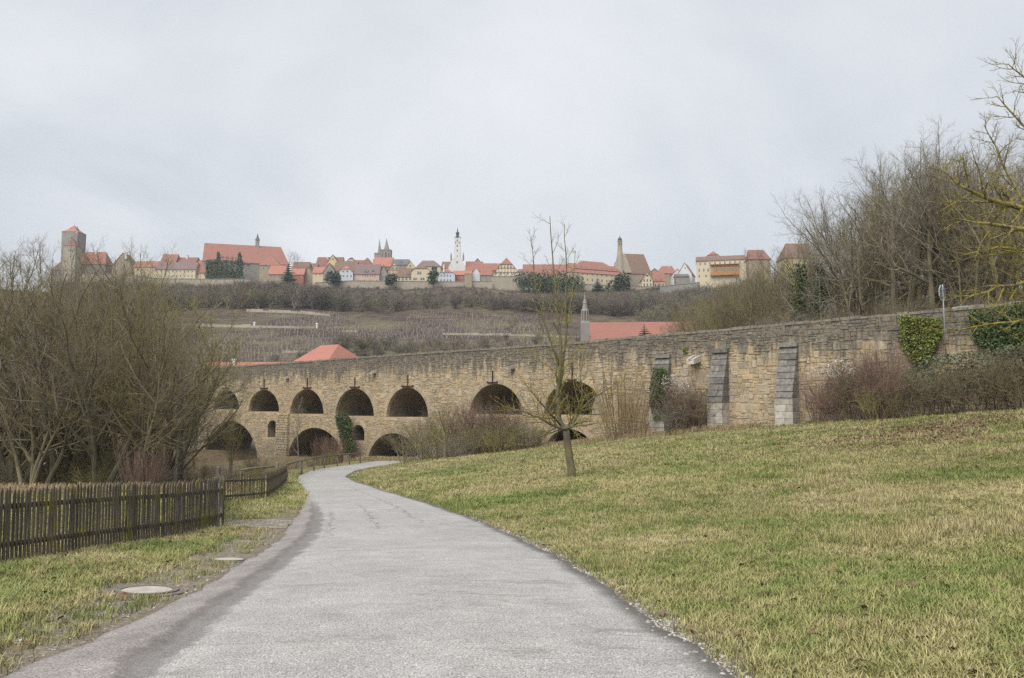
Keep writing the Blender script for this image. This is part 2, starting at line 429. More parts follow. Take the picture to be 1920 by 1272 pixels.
# river under the far arches
def ribbon(path, hw, z):
    v, f = [], []
    for i, p in enumerate(path):
        a = path[max(i - 1, 0)]; b = path[min(i + 1, len(path) - 1)]; d = (b - a) / np.linalg.norm(b - a); n = np.array([-d[1], d[0]])
        v += [(*(p - n * hw), z), (*(p + n * hw), z)]
        if i: f.append((2 * i - 2, 2 * i - 1, 2 * i + 1, 2 * i))
    return v, f
t = NT('water'); t.b.inputs['Roughness'].default_value = .12; t.bump(t.noise(t.pos(), 2.5, 3), .15, .05); M['water'] = t.done((.035, .040, .028))
wb = MB(); wb.add(*ribbon(river_path, 6.5, RIVER_Z)); tag(wb.build('river', M['water']), 'narrow river passing under the far arches', kind='structure')
top_px = [(250, 701), (367, 693.6), (522, 683), (640, 674), (840, 660.5), (1091, 644), (1160, 636.4), (1335, 622), (1540, 603.3), (1682, 591), (1830, 578), (2100, 552)]
tp = sorted(on_face(*p) for p in top_px); tp_t = [a for a, b in tp]; tp_z = [b for a, b in tp]
def ztop(t): return float(np.interp(t, tp_t, tp_z))
T0, T1 = on_face(2100, 700)[0], on_face(250, 700)[0]
TOP_B, TOP_A = np.polyfit(tp_t, tp_z, 1)
# ------------------------------------------------------------------ the two-tiered stone bridge and its ramp wall
def stone_mat(name, ochre=1.0, dark=True, pieces=True):
    t = NT(name); v = t.pos(); x, y, z = t.sep(v)
    n1 = t.noise(v, .55, 5, .65); n2 = t.noise(v, 3.5, 5, .7); n3 = t.noise(v, 30, 3, .7)
    f = t.math('ADD', t.math('MULTIPLY', n1, .55), t.math('MULTIPLY', n2, .45))
    c = t.ramp(f, [(.34, (.235, .192, .138)), (.45, (.385, .302, .192)), (.54, (.470, .362, .218)), (.66, (.500, .432, .322))])
    if pieces:
        r = t.island()
        c = t.mix(.62, c, t.ramp(r, [(0, (.235, .205, .165)), (.25, (.400, .295, .170)), (.5, (.430, .365, .265)), (.72, (.315, .285, .238)), (.9, (.520, .455, .345)), (1, (.48, .34, .18))]), 'MIX')
        c = t.mix(1.0, c, t.ramp(t.noise(v, 9, 4, .7), [(.3, .72), (.7, 1.22)]), 'MULTIPLY')
    c = t.mix(1.0, c, t.ramp(n3, [(.3, .70), (.7, 1.18)]), 'MULTIPLY')
    c = t.mix(t.math('MULTIPLY', t.smooth(t.noise(v, 1.4, 5, .75), .50, .68), .38), c, (.255, .235, .205))
    # pale lime runs and black weathering under the coping, drawn down in streaks
    tt = t.math('ADD', t.math('MULTIPLY', x, float(BU[0])), t.math('MULTIPLY', y, float(BU[1])))
    cv = t.n.new('ShaderNodeCombineXYZ'); t.put(cv.inputs[0], tt); t.put(cv.inputs[1], t.math('MULTIPLY', z, .10))
    st = t.noise(cv.outputs[0], 1.6, 5, .75)
    if dark:
        lim = t.math('MULTIPLY', t.smooth(t.noise(cv.outputs[0], .9, 4, .7), .56, .70), t.smooth(t.math('ABSOLUTE', t.math('SUBTRACT', z, 2.6)), 2.6, .6))
        c = t.mix(t.math('MULTIPLY', lim, .5), c, (.46, .43, .375))
        rel = t.math('SUBTRACT', z, t.math('ADD', t.math('MULTIPLY', tt, float(TOP_B)), float(TOP_A - TOP_B * (BU @ BA))))
        hz = t.math('ADD', rel, t.math('MULTIPLY', t.math('SUBTRACT', st, .5), 8.5))
        wf = t.math('MULTIPLY', t.smooth(hz, -2.7, -1.1), t.ramp(t.noise(v, 5.5, 4, .7), [(.3, .55), (.6, .98)]))
        c = t.mix(t.math('MULTIPLY', wf, .9), c, t.ramp(n2, [(.35, (.055, .052, .047)), (.65, (.150, .141, .126))]))
        low = t.math('MULTIPLY', t.smooth(z, -1.5, -5.5), .45)
        c = t.mix(low, c, (.17, .15, .115))
    t.bump(t.math('ADD', n3, t.math('MULTIPLY', n2, .6)), .6, .03)
    return t.done(c, .93)
M['stone'] = stone_mat('weathered_stone'); M['core'] = stone_mat('mortar', pieces=False)
def cap_mat():
    t = NT('buttress_cap'); v = t.pos(); n = t.noise(v, 4, 5, .7)
    c = t.ramp(n, [(.3, (.085, .080, .074)), (.55, (.165, .155, .140)), (.75, (.27, .255, .225))])
    c = t.mix(1., c, t.ramp(t.island(), [(0, .75), (1, 1.3)]), 'MULTIPLY'); t.bump(t.noise(v, 25, 4, .7), .5, .03); return t.done(c, .95)
def pale_mat():
    t = NT('pale_block'); v = t.pos(); n = t.noise(v, 3, 5, .7)
    c = t.ramp(n, [(.3, (.22, .19, .15)), (.5, (.42, .39, .335)), (.7, (.52, .49, .44))])
    c = t.mix(1., c, t.ramp(t.island(), [(0, .72), (1, 1.12)]), 'MULTIPLY'); t.bump(t.noise(v, 25, 4, .7), .4, .03); return t.done(c, .92)
M['cap'] = cap_mat(); M['pale'] = pale_mat()
M['iron'] = plain('rusty_iron', (.050, .034, .026), (.085, .050, .034), 20, .7)

bridge = empty('stone_bridge', from_b(0, 0, -5)); bridge_loc = bridge.location.copy()
tag(bridge, 'long two-tiered medieval stone bridge with round arches and buttressed ramp wall', 'bridge')
def BB(mb, name, mats, parent=None, smooth=False):
    """builds in world coordinates under the bridge"""
    o = mb.build(name, mats, parent or bridge, smooth)
    if parent is None: o.location = -bridge_loc
    return o

ops = []      # openings: t0, t1, z floor, z spring, z crown
def arch(xl, xr, yc, ys, floor=None, spring=None):
    ta, zs = on_face(xr, ys); tb, zs2 = on_face(xl, ys); zs = (zs + zs2) / 2; zc_ = on_face((xl + xr) / 2, yc)[1]
    if spring is not None: zs = zs + (zc_ - zs) * spring; 
    ops.append((ta, tb, (on_face((xl + xr) / 2, ys)[1] if floor is None else floor), zs, zc_))
UP = [(350, 382, 731, 764.7), (400, 449, 731, 768), (466, 524, 730.5, 772.5), (544, 607.5, 729.5, 777), (629, 702, 728, 781), (724.5, 804, 726, 783),
      (881.5, 980, 719.5, 778), (1019.5, 1134, 714, 779)]
for a in UP: arch(*a)
for a in [(296, 345, 800, 862), (383, 483.5, 789, 863), (538, 647, 802, 874), (689, 790, 812, 876), (866, 958, 811, 880), (1022, 1116, 804, 852)]:
    arch(*a, floor=-12.0)
for a in [(361, 373, 778, 800), (501.6, 521, 788, 821), (661.5, 683, 796.6, 827)]: arch(*a, floor=None, spring=.62)
ops[-3:] = [(a, b, on_face(740, 0)[1] * 0 + f, s_, c_) for a, b, f, s_, c_ in ops[-3:]]
def opz(o, t):
    a, b, fl, zs, zc_ = o; u = (t - (a + b) / 2) / ((b - a) / 2)
    return zs + (zc_ - zs) * math.sqrt(max(0.0, 1 - u * u))
def inside(t, z, m=0.0):
    for a, b, fl, zs, zc_ in ops:
        if a - m < t < b + m and z > fl - m * .3:
            u = (t - (a + b) / 2) / ((b - a) / 2 + m)
            if z < zs + (zc_ - zs + m) * math.sqrt(max(0.0, 1 - u * u)): return True
    return False
brk = set(np.arange(T0, T1, 1.0).tolist() + [T1])
for a, b, *_ in ops:
    for k in range(29): brk.add((a + b) / 2 - (b - a) / 2 * math.cos(math.pi * k / 28))
brk = sorted(brk)
core = MB(); vault = MB()
def fb(t, s, z): return tuple(from_b(t, s, z))
for ta, tb in zip(brk[:-1], brk[1:]):
    if tb - ta < 1e-5: continue
    tm = (ta + tb) / 2
    here = sorted([o for o in ops if o[0] < tm < o[1]], key=lambda o: o[3])
    lo_a = lo_b = -12.0
    segs = []
    for o in here:
        za, zb_ = opz(o, ta), opz(o, tb); fl = o[2]
        if fl > -11: segs.append((lo_a, lo_b, fl, fl))
        for s0, s1 in ((0, BW),):
            vault.quad(fb(ta, s0, za), fb(tb, s0, zb_), fb(tb, s1, zb_), fb(ta, s1, za))
            if fl > -11: core.quad(fb(ta, s0, fl), fb(tb, s0, fl), fb(tb, s1, fl), fb(ta, s1, fl))
        lo_a, lo_b = za, zb_
    za, zb_ = ztop(ta), ztop(tb); segs.append((lo_a, lo_b, za, zb_))
    for s in (0, BW):
        for p in segs: core.quad(fb(ta, s, p[0]), fb(tb, s, p[1]), fb(tb, s, p[3]), fb(ta, s, p[2]))
    for s0, s1, dz in ((0, .5, 0), (.5, BW - .5, -1.05), (BW - .5, BW, 0)):
        core.quad(fb(ta, s0, za + dz), fb(tb, s0, zb_ + dz), fb(tb, s1, zb_ + dz), fb(ta, s1, za + dz))
    for s in (.5, BW - .5): core.quad(fb(ta, s, za - 1.05), fb(tb, s, zb_ - 1.05), fb(tb, s, zb_), fb(ta, s, za))
for a, b, fl, zs, zc_ in ops:
    for t_ in (a, b):
        if zs - fl > .02: vault.quad(fb(t_, 0, fl), fb(t_, BW, fl), fb(t_, BW, zs), fb(t_, 0, zs))
BB(core, 'wall', M['core'])
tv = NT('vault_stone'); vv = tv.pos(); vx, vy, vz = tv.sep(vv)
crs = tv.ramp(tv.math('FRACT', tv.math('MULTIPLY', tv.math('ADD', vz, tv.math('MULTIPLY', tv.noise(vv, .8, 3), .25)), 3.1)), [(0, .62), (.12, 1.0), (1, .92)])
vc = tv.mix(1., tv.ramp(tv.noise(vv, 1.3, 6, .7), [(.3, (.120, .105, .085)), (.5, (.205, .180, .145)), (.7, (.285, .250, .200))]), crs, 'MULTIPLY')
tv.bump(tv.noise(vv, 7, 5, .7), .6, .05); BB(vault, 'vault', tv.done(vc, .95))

def frustum(mb, t0, t1, z0, z1, pr, i=.02, s=0.0):
    w, h = (t1 - t0), (z1 - z0); i = min(i, w * .2, h * .2); j = lambda: random.uniform(-.022, .022)
    b = [(t0, s + .05, z0), (t1, s + .05, z0), (t1, s + .05, z1), (t0, s + .05, z1)]
    f = [(t0 + i + j(), s - pr + j(), z0 + i + j()), (t1 - i + j(), s - pr + j(), z0 + i + j()), (t1 - i + j(), s - pr + j(), z1 - i + j()), (t0 + i + j(), s - pr + j(), z1 - i + j())]
    mb.add([fb(*q) for q in b + f], [(4, 5, 6, 7), (0, 1, 5, 4), (1, 2, 6, 5), (2, 3, 7, 6), (3, 0, 4, 7)])
def gz_at(t): p = from_b(t, -.3, 0); return G(p.x, p.y)
_gt = np.arange(T0, T1 + 1, 1.0); _gp = [from_b(t, -.3, 0) for t in _gt]
_gz = ground(np.array([p.x for p in _gp]), np.array([p.y for p in _gp]))
T_RAMP = on_face(1150, 700)[0]
stones = []     # t0, t1, z0, z1, proud
rnd = random.Random(3)
def lay(t0, t1, z0, z1, pr):
    pts = [(t0, z0), (t1, z0), (t1, z1), (t0, z1), ((t0 + t1) / 2, z0), ((t0 + t1) / 2, z1)]
    if any(inside(a, b, .40) for a, b in pts):
        if t1 - t0 > .34: tm = (t0 + t1) / 2; lay(t0, tm - .01, z0, z1, pr); lay(tm + .01, t1, z0, z1, pr)
        return
    if z1 < np.interp((t0 + t1) / 2, _gt, _gz) - .15: return
    if z1 > min(ztop(t0), ztop(t1)) - .03:
        z1 = min(ztop(t0), ztop(t1)) - .04
        if z1 - z0 < .10: return
    stones.append((t0, t1, z0, z1, pr))
def lay_wavy(t0, t1, z0, z1, pr, k):
    w = .07 * math.sin(t0 * .9 + k * 1.7) + .04 * math.sin(t0 * 2.3 + k); lay(t0 + .008, t1 - .008, z0 + w + .007, z1 + w - .007, rnd.uniform(*pr))
for (ta, tb, hs, ls, pr, z_lo) in ((T_RAMP, T1, (.22, .50), (.32, .85), (.012, .040), -8.0), (T0, T_RAMP, (.36, .66), (.30, 1.00), (.012, .060), -3.6)):
    z = z_lo; k = 0; zmax = max(ztop(ta), ztop(tb)) + .3
    while z < zmax:
        h = rnd.uniform(*hs); t = ta - rnd.uniform(0, .4); k += 1
        while t < tb:
            l = rnd.uniform(*ls); a, b = max(t, ta), min(t + l, tb); t += l
            if b - a < .14: continue
            q = rnd.random()
            if q < .22 and h < .62: lay_wavy(a, b, z, z + h, pr, k)                        # one tall block
            elif q < .55 or h < .34:                                                      # two courses, joints apart
                m = z + h * rnd.uniform(.35, .65)
                for (u, v) in ((z, m), (m, z + h)):
                    c = a + (b - a) * rnd.uniform(.3, .7)
                    if b - a > .5 and rnd.random() < .6: lay_wavy(a, c, u, v, pr, k); lay_wavy(c, b, u, v, pr, k)
                    else: lay_wavy(a, b, u, v, pr, k)
            elif q < .85:                                                                 # thin rubble courses
                n3 = 3; zz = [z + h * (i + (rnd.uniform(-.15, .15) if 0 < i < n3 else 0)) / n3 for i in range(n3 + 1)]
                for u, v in zip(zz[:-1], zz[1:]):
                    c = a + (b - a) * rnd.uniform(.25, .75)
                    if b - a > .45: lay_wavy(a, c, u, v, pr, k); lay_wavy(c, b, u, v, pr, k)
                    else: lay_wavy(a, b, u, v, pr, k)
            else:                                                                         # block beside small stones
                c = a + (b - a) * rnd.uniform(.4, .65); m = z + h * rnd.uniform(.4, .6)
                lay_wavy(a, c, z, z + min(h, .6), pr, k); lay_wavy(c, b, z, m, pr, k); lay_wavy(c, b, m, z + h, pr, k)
        z += h
# the 300 that show largest are pieces of their own, the others one mass
def shown(sx):
    c = from_b((sx[0] + sx[1]) / 2, 0, (sx[2] + sx[3]) / 2); px = 960 + F * c.x / c.y
    return (sx[1] - sx[0]) * (sx[3] - sx[2]) / c.y ** 2 if px < 1690 else 0
but_px = [(1219, 1247, 672, 762, 808), (1327, 1355, 662, 755, 799), (1452, 1486, 651, 746, 792)]
but_t = [(on_face(b + 12, 700)[0], on_face(a + 12, 700)[0]) for a, b, *_ in but_px]
def free(sx): return not any(sx[1] > a - .1 and sx[0] < b + .1 for a, b in but_t)
rank = sorted([i for i, sx in enumerate(stones) if sx[1] < T_RAMP + .1 and free(sx)], key=lambda i: -shown(stones[i]))[:300]
own = set(rank)
unit_mes = []
for _ in range(8):
    unit = MB(); j = lambda a: a + rnd.uniform(-.05, .05)
    unit.add([(-.5, .05, -.5), (.5, .05, -.5), (.5, .05, .5), (-.5, .05, .5), (j(-.44), -1, j(-.42)), (j(.44), -.9, j(-.42)), (j(.44), -1, j(.42)), (j(-.44), -1.08, j(.42))], [(4, 5, 6, 7), (0, 1, 5, 4), (1, 2, 6, 5), (2, 3, 7, 6), (3, 0, 4, 7)])
    unit_mes.append(unit.mesh('stone', M['stone']))
yaw = math.atan2(-BU[1], -BU[0])
for i in rank:
    t0, t1, z0, z1, pr = stones[i]
    o = link(bpy.data.objects.new('stone', rnd.choice(unit_mes)), bridge)
    o.location = from_b((t0 + t1) / 2, .003, (z0 + z1) / 2) - bridge_loc
    o.rotation_euler = (0, rnd.uniform(-.02, .02), yaw); o.scale = (t1 - t0, pr * 1.3, z1 - z0)
mass = MB()
for i, sx in enumerate(stones):
    if i not in own: frustum(mass, *sx)
o = BB(mass, 'stone_facing', M['stone']); o['kind'] = 'stuff'
ring = MB()
for a, b, fl, zs, zc_ in ops:
    ra, rz_ = (b - a) / 2, zc_ - zs; n = max(9, int(math.pi * (ra + rz_) / 2 / .36))
    for k in range(n):
        a0, a1 = math.pi * (k + .03) / n, math.pi * (k + .97) / n; d = .40 * rnd.uniform(.85, 1.1) if ra > 1 else .25; s0 = -rnd.uniform(.03, .055)
        pt = lambda an, e: ((a + b) / 2 + (ra + e) * math.cos(an), zs + (rz_ + e) * math.sin(an))
        p = [pt(a0, -.03), pt(a1, -.03), pt(a1, d), pt(a0, d)]
        ring.add([fb(q[0], s0, q[1]) for q in p] + [fb(q[0], .35, q[1]) for q in p], [(0, 1, 2, 3), (0, 4, 5, 1), (1, 5, 6, 2), (2, 6, 7, 3), (3, 7, 4, 0)])
o = BB(ring, 'arch_stones', M['stone']); o['kind'] = 'stuff'
cop = MB(); t = T0
while t < T1:
    l = rnd.uniform(.45, 1.1); e = min(t + l, T1); z0, z1 = ztop(t), ztop(e); h = rnd.uniform(.10, .20); o_ = rnd.uniform(.03, .09)
    v = [fb(t + .01, -o_, z0 - .05), fb(e - .01, -o_, z1 - .05), fb(e - .01, .56, z1 - .05), fb(t + .01, .56, z0 - .05),
         fb(t + .03, -o_ + .03, z0 + h), fb(e - .03, -o_ + .03, z1 + h), fb(e - .03, .53, z1 + h), fb(t + .03, .53, z0 + h)]
    cop.add(v, [(4, 5, 6, 7), (0, 1, 5, 4), (1, 2, 6, 5), (2, 3, 7, 6), (3, 0, 4, 7)]); t += l
o = BB(cop, 'coping_stones', M['stone']); o['kind'] = 'stuff'
# pier strips between the lower arches
for xl, xr in ((521, 543),):
    a, b = on_face(xr, 800)[0], on_face(xl, 800)[0]; m = MB(); z = -6.5; zt = on_face(600, 778)[1]
    while z < zt:
        h = rnd.uniform(.25, .36); k = a
        while k < b - .1:
            l = min(rnd.uniform(.4, .8), b - k); frustum(m, k + .01, k + l - .01, z, min(z + h - .012, zt), .30 + .10 * (zt - z) / 6 + rnd.uniform(-.02, .02)); k += l
        z += h
    o = BB(m, 'pier', M['stone'])
# iron wall anchors above each arch
for x, y0, y1, w in ((366, 716, 728, 12), (424, 712, 728, 13), (495.5, 712, 728, 14), (576.5, 709, 727, 14), (665.5, 708, 726, 17), (764.5, 703, 724, 21), (923.5, 695, 717, 19), (1072.5, 681, 712, 17)):
    tc, za = on_face(x, y0, -.08); zb_ = on_face(x, y1, -.08)[1]; hw = abs(on_face(x + w / 2, y1)[0] - on_face(x - w / 2, y1)[0]) / 2
    m = MB()
    def bar(ta, tb, z0, z1, s0, s1):
        m.add([fb(ta, s0, z0), fb(tb, s0, z0), fb(tb, s1, z0), fb(ta, s1, z0), fb(ta, s0, z1), fb(tb, s0, z1), fb(tb, s1, z1), fb(ta, s1, z1)],
              [(0, 3, 2, 1), (4, 5, 6, 7), (0, 1, 5, 4), (1, 2, 6, 5), (2, 3, 7, 6), (3, 0, 4, 7)])
    bar(tc - .04, tc + .04, zb_ - .10, za, -.14, 0); bar(tc - hw, tc + hw, zb_ - .035, zb_ + .035, -.20, -.06)
    bar(tc - hw, tc - hw + .05, zb_ - .09, zb_ + .09, -.19, -.05); bar(tc + hw - .05, tc + hw, zb_ - .09, zb_ + .09, -.19, -.05)
    BB(m, 'wall_anchor', M['iron'])
# stone water spouts
for x, y, k in ((456, 718, .8), (541, 707, .9), (703.5, 697, 1.0), (963, 687, 1.0), (1307, 671, 1.7)):
    tc, zc_ = on_face(x, y); m = MB(); w = .22 * k; L = .62 * k; h = .17 * k
    prof = [(-w, -h), (w, -h), (w, h * .7), (w * .55, h * .7), (w * .5, -h * .35), (-w * .5, -h * .35), (-w * .55, h * .7), (-w, h * .7)]
    v0 = [fb(tc + a, .05, zc_ + b) for a, b in prof]; v1 = [fb(tc + a * .8, -L, zc_ + b * .8 - .18 * k) for a, b in prof]
    m.add(v0 + v1, [tuple(range(8, 16))] + [(i, (i + 1) % 8, (i + 1) % 8 + 8, i + 8) for i in range(8)])
    m.add([fb(tc - w * 1.4, .02, zc_ - h * 2.2), fb(tc + w * 1.4, .02, zc_ - h * 2.2), fb(tc + w * .9, -.3 * k, zc_ - h * 1.05), fb(tc - w * .9, -.3 * k, zc_ - h * 1.05)], [(0, 1, 2, 3)])
    BB(m, 'water_spout', M['pale'])
# stepped buttresses, each of single blocks
for (xl, xr, yt, ym, yb), (ta, tb) in zip(but_px, but_t):
    tc = (ta + tb) / 2; zt = on_face(xr, yt)[1]; zm = on_face(xl, ym, -1.1)[1]; zb_ = gz_at(tc) - .5; pj = 1.15
    w = (tb - ta) / 2
    core_b = MB(); prof = [(.1, zb_), (-pj + .06, zb_), (-pj + .06, zm), (-.12, zt - .18), (.1, zt - .18)]
    core_b.add([fb(tc - w + .04, s, z) for s, z in prof] + [fb(tc + w - .04, s, z) for s, z in prof],
               [tuple(range(5)), tuple(range(9, 4, -1))] + [(i, i + 5, (i + 1) % 5 + 5, (i + 1) % 5) for i in range(5)])
    bo = BB(core_b, 'buttress', M['core'])
    def block(t0, t1, s0a, s1a, z0, s0b, s1b, z1, mat):
        m = MB(); m.add([fb(t0, s0a, z0), fb(t1, s0a, z0), fb(t1, s1a, z0), fb(t0, s1a, z0), fb(t0, s0b, z1), fb(t1, s0b, z1), fb(t1, s1b, z1), fb(t0, s1b, z1)],
              [(0, 3, 2, 1), (4, 5, 6, 7), (0, 1, 5, 4), (1, 2, 6, 5), (2, 3, 7, 6), (3, 0, 4, 7)])
        m.build('block', mat, bo)
    n = 8
    for k in range(n):          # sloping cap courses
        z0 = zm + (zt - zm) * (k + .02) / n; z1 = zm + (zt - zm) * (k + .96) / n
        sa = -pj + (pj - .12) * k / n; sb = -pj + (pj - .12) * (k + 1) / n
        cut = [tc - w, tc + w] if k % 2 == 0 or k > 5 else [tc - w, tc + w * rnd.uniform(-.3, .4), tc + w]
        for c0, c1 in zip(cut[:-1], cut[1:]):
            e = rnd.uniform(.0, .05); block(c0 + .008, c1 - .008, sa - .05 - e, -.02, z0, sb - .05 - e + .03, -.02, z1, M['cap'])
    block(tc - w - .03, tc + w + .03, -.34, -.01, zt + .01, -.30, -.01, zt + .30, M['cap'])
    nb = 5; zz = zb_
    for k in range(nb):         # pale foot
        z0 = zb_ + (zm - zb_) * (k + .01) / nb; z1 = zb_ + (zm - zb_) * (k + .97) / nb
        cut = [tc - w, tc + w * rnd.uniform(-.3, .3), tc + w]
        for c0, c1 in zip(cut[:-1], cut[1:]):
            e = rnd.uniform(0, .03); block(c0 + .008, c1 - .008, -pj - e, -.02, z0, -pj - e, -.02, z1, M['pale'])
# ------------------------------------------------------------------ picket fences, rails, manholes, paving, road sign
def wood_mat(name, a, b, moss=.5):
    t = NT(name); v = t.pos(); x, y, z = t.sep(v)
    g = t.noise(t.vmul(v, (1, 1, .06)), 60, 4, .6)
    c = t.ramp(g, [(.3, a), (.7, b)])
    c = t.mix(1., c, t.ramp(t.objrand(), [(0, .7), (1, 1.35)]), 'MULTIPLY')
    m = t.math('MULTIPLY', t.smooth(t.noise(v, 3.2, 5, .7), .50, .66), moss)
    c = t.mix(m, c, t.ramp(t.noise(v, 30, 3), [(.3, (.085, .085, .022)), (.7, (.19, .165, .040))]))
    t.bump(g, .5, .01); return t.done(c, .92)
M['picket'] = wood_mat('fence_wood', (.050, .042, .032), (.135, .115, .088), .95)
M['rail'] = wood_mat('rail_wood', (.10, .085, .065), (.20, .175, .14), .4)
M['steel'] = plain('galvanised_steel', (.30, .32, .35), (.22, .24, .26), 8, .5)
def picket_mesh(h, w=.043, d=.020):
    m = MB(); p = [(-w/2, 0), (w/2, 0), (w/2, h - .06), (w*.06, h), (-w*.06, h), (-w/2, h - .06)]
    m.prism(p, -d/2, d/2); return m.mesh('picket', M['picket'])
def fence(name, label, pts, H, step, posts=(), skip=.02, post_mat='steel'):
    """pts: list of (x, y) on the ground"""
    root = empty(name, (pts[0][0], pts[0][1], G(*pts[0]))); tag(root, label, 'fence', 'picket fences')
    o0 = root.location.copy(); pm = picket_mesh(H)
    for (xa, ya), (xb, yb) in zip(pts[:-1], pts[1:]):
        L = math.hypot(xb - xa, yb - ya); n = int(L / step); ang = math.atan2(yb - ya, xb - xa)
        for k in range(n):
            f = (k + .5) / n; x, y = xa + (xb - xa) * f, ya + (yb - ya) * f
            if random.random() < skip: continue
            o = link(bpy.data.objects.new('picket', pm), root)
            o.location = Vector((x, y, G(x, y) + random.uniform(-.015, .02) + .03)) - o0
            o.rotation_euler = (random.gauss(0, .008), random.gauss(0, .008), ang); o.scale = (random.uniform(.92, 1.06), 1, random.uniform(.98, 1.012))
        nx, ny = -math.sin(ang) * .038, math.cos(ang) * .038
        for hh in (.22, H - .27):
            m = MB(); ns = max(2, int(L / 1.5))
            ps = [(xa + (xb - xa) * i / ns + nx, ya + (yb - ya) * i / ns + ny) for i in range(ns + 1)]
            for (x0, y0), (x1, y1) in zip(ps[:-1], ps[1:]):
                z0, z1 = G(x0, y0) + hh, G(x1, y1) + hh; ux, uy = nx * .7, ny * .7
                m.add([(x0-ux, y0-uy, z0), (x1-ux, y1-uy, z1), (x1+ux, y1+uy, z1), (x0+ux, y0+uy, z0), (x0-ux, y0-uy, z0+.075), (x1-ux, y1-uy, z1+.075), (x1+ux, y1+uy, z1+.075), (x0+ux, y0+uy, z0+.075)],
                      [(0,3,2,1),(4,5,6,7),(0,1,5,4),(1,2,6,5),(2,3,7,6),(3,0,4,7)])
            o = m.build('fence_rail', M['picket'], root); o.location = -o0
        npost = max(2, int(L / 2.4) + 1)
        for i in range(npost):
            f = min(max(i / (npost - 1), .01), .99); x, y = xa + (xb - xa) * f + nx * 2.6, ya + (yb - ya) * f + ny * 2.6; z = G(x, y); m = MB()
            m.tube([Vector((x, y, z - .3)), Vector((x, y, z + H - .10))], [.026, .026], 8)
            o = m.build('post', M[post_mat], root); o.location = -o0
    return root
A0 = (PX(-110, 9.6), 9.6); A1 = (PX(0, 11.1), 11.1); A2 = (PX(425, 17.4), 17.4); B2 = (PX(412, 27.0), 27.0); C2 = (PX(500, 30.0), 30.0); D2 = (PX(541, 47.0), 47.0)
fence('picket_fence', 'long dark mossy picket fence nearest the camera beside the manholes', [A0, A1, A2], 1.02, .078)
fence('picket_fence', 'picket fence panel running back from the corner of the long fence', [A2, B2], 1.0, .085)
fence('picket_fence', 'short grey see-through picket fence panel behind the cobbled driveway', [(B2[0] + .05, B2[1] + .05), C2], 1.0, .105, post_mat='picket')
fence('picket_fence', 'mossy picket fence running along the verge towards the bridge', [(C2[0] + .05, C2[1] + .08), D2], 1.0, .095, post_mat='picket')

def log_rail(label, pts, h, r=.055, every=2.0):
    root = empty('log_rail', (pts[0][0], pts[0][1], G(*pts[0]))); tag(root, label, 'railing', 'log rails near the bridge'); o0 = root.location.copy()
    P3 = [Vector((x, y, G(x, y) + h + random.uniform(-.03, .03))) for x, y in pts]
    m = MB(); m.tube(P3, [r * random.uniform(.85, 1.1) for _ in P3], 7); o = m.build('rail', M['rail'], root, True); o.location = -o0
    for p in P3[::2] + ([P3[-1]] if len(P3) % 2 == 0 else []):
        m = MB(); m.tube([Vector((p.x, p.y + .06, G(p.x, p.y) - .3)), Vector((p.x, p.y + .06, p.z + .02))], [.06, .055], 7)
        o = m.build('post', M['rail'], root, True); o.location = -o0
def line(a, b, n): return [(a[0] + (b[0] - a[0]) * i / n, a[1] + (b[1] - a[1]) * i / n) for i in range(n + 1)]
log_rail('log rail on posts along the lane verge before the arches', line((PX(541, 50), 50), (PX(610, 64), 64), 6) + line((PX(610, 64), 64), (PX(677, 73), 73), 6)[1:], .95)
log_rail('single log rail with bright top beside the end of the picket fence', line((PX(455, 46), 46), (PX(518, 48.5), 48.5), 3), .9)
for x, lab in ((413, 'weathered wooden post standing behind the picket fence'), (522, 'thick wooden gate post at the end of the picket fence')):
    y = 40 if x == 413 else 48; X = PX(x, y); m = MB(); z = G(X, y); m.box(-.09, .09, -.09, .09, -.3, 1.1); m.add([(-.09, -.09, 1.1), (.09, -.09, 1.1), (.09, .09, 1.1), (-.09, .09, 1.1), (0, 0, 1.17)], [(0, 1, 4), (1, 2, 4), (2, 3, 4), (3, 0, 4)])
    o = m.build('wooden_post', M['rail']); o.location = (X, y, z); tag(o, lab, 'post')

M['concrete'] = plain('concrete_lid', (.40, .37, .33), (.29, .265, .235), 6, .9, .3)
M['cast_iron'] = plain('cast_iron', (.105, .088, .078), (.18, .155, .135), 9, .75, .3)
def manhole(px, py, r, label):
    p = Vector((*COVERS[px], 0)); root = empty('manhole_cover', (p.x, p.y, G(p.x, p.y) + .010)); tag(root, label, 'manhole cover', 'manhole covers by the lane')
    e = .02; sl = (G(p.x + .4, p.y) - G(p.x - .4, p.y)) / .8; sy = (G(p.x, p.y + .4) - G(p.x, p.y - .4)) / .8; root.rotation_euler = (math.atan(sy), -math.atan(sl), 0)
    for nm, r0, r1, z, mt in (('outer_ring', r * .80, r, .018, 'cast_iron'), ('inner_ring', r * .645, r * .775, .030, 'cast_iron')):
        m = MB(); n = 40
        for k in range(n):
            a, b = 2 * math.pi * k / n, 2 * math.pi * (k + 1) / n
            for (ra, za), (rb, zb_) in zip([(r0, -.08), (r0, z), (r1, z), (r1, -.08)][:-1], [(r0, -.08), (r0, z), (r1, z), (r1, -.08)][1:]):
                m.quad((ra * math.cos(a), ra * math.sin(a), za), (ra * math.cos(b), ra * math.sin(b), za), (rb * math.cos(b), rb * math.sin(b), zb_), (rb * math.cos(a), rb * math.sin(a), zb_))
        m.build(nm, M[mt], root)
    m = MB(); m.lathe([(r * .64, -.08), (r * .64, .020), (r * .60, .026)], 40); m.build('lid', M['concrete'], root)
    m = MB(); m.lathe([(r * .79, -.08), (r * .79, .004)], 40); m.build('seat', M['cast_iron'], root)
manhole(0, 0, .40, 'round manhole with pale concrete lid and iron rings, the nearer one in the dirt')
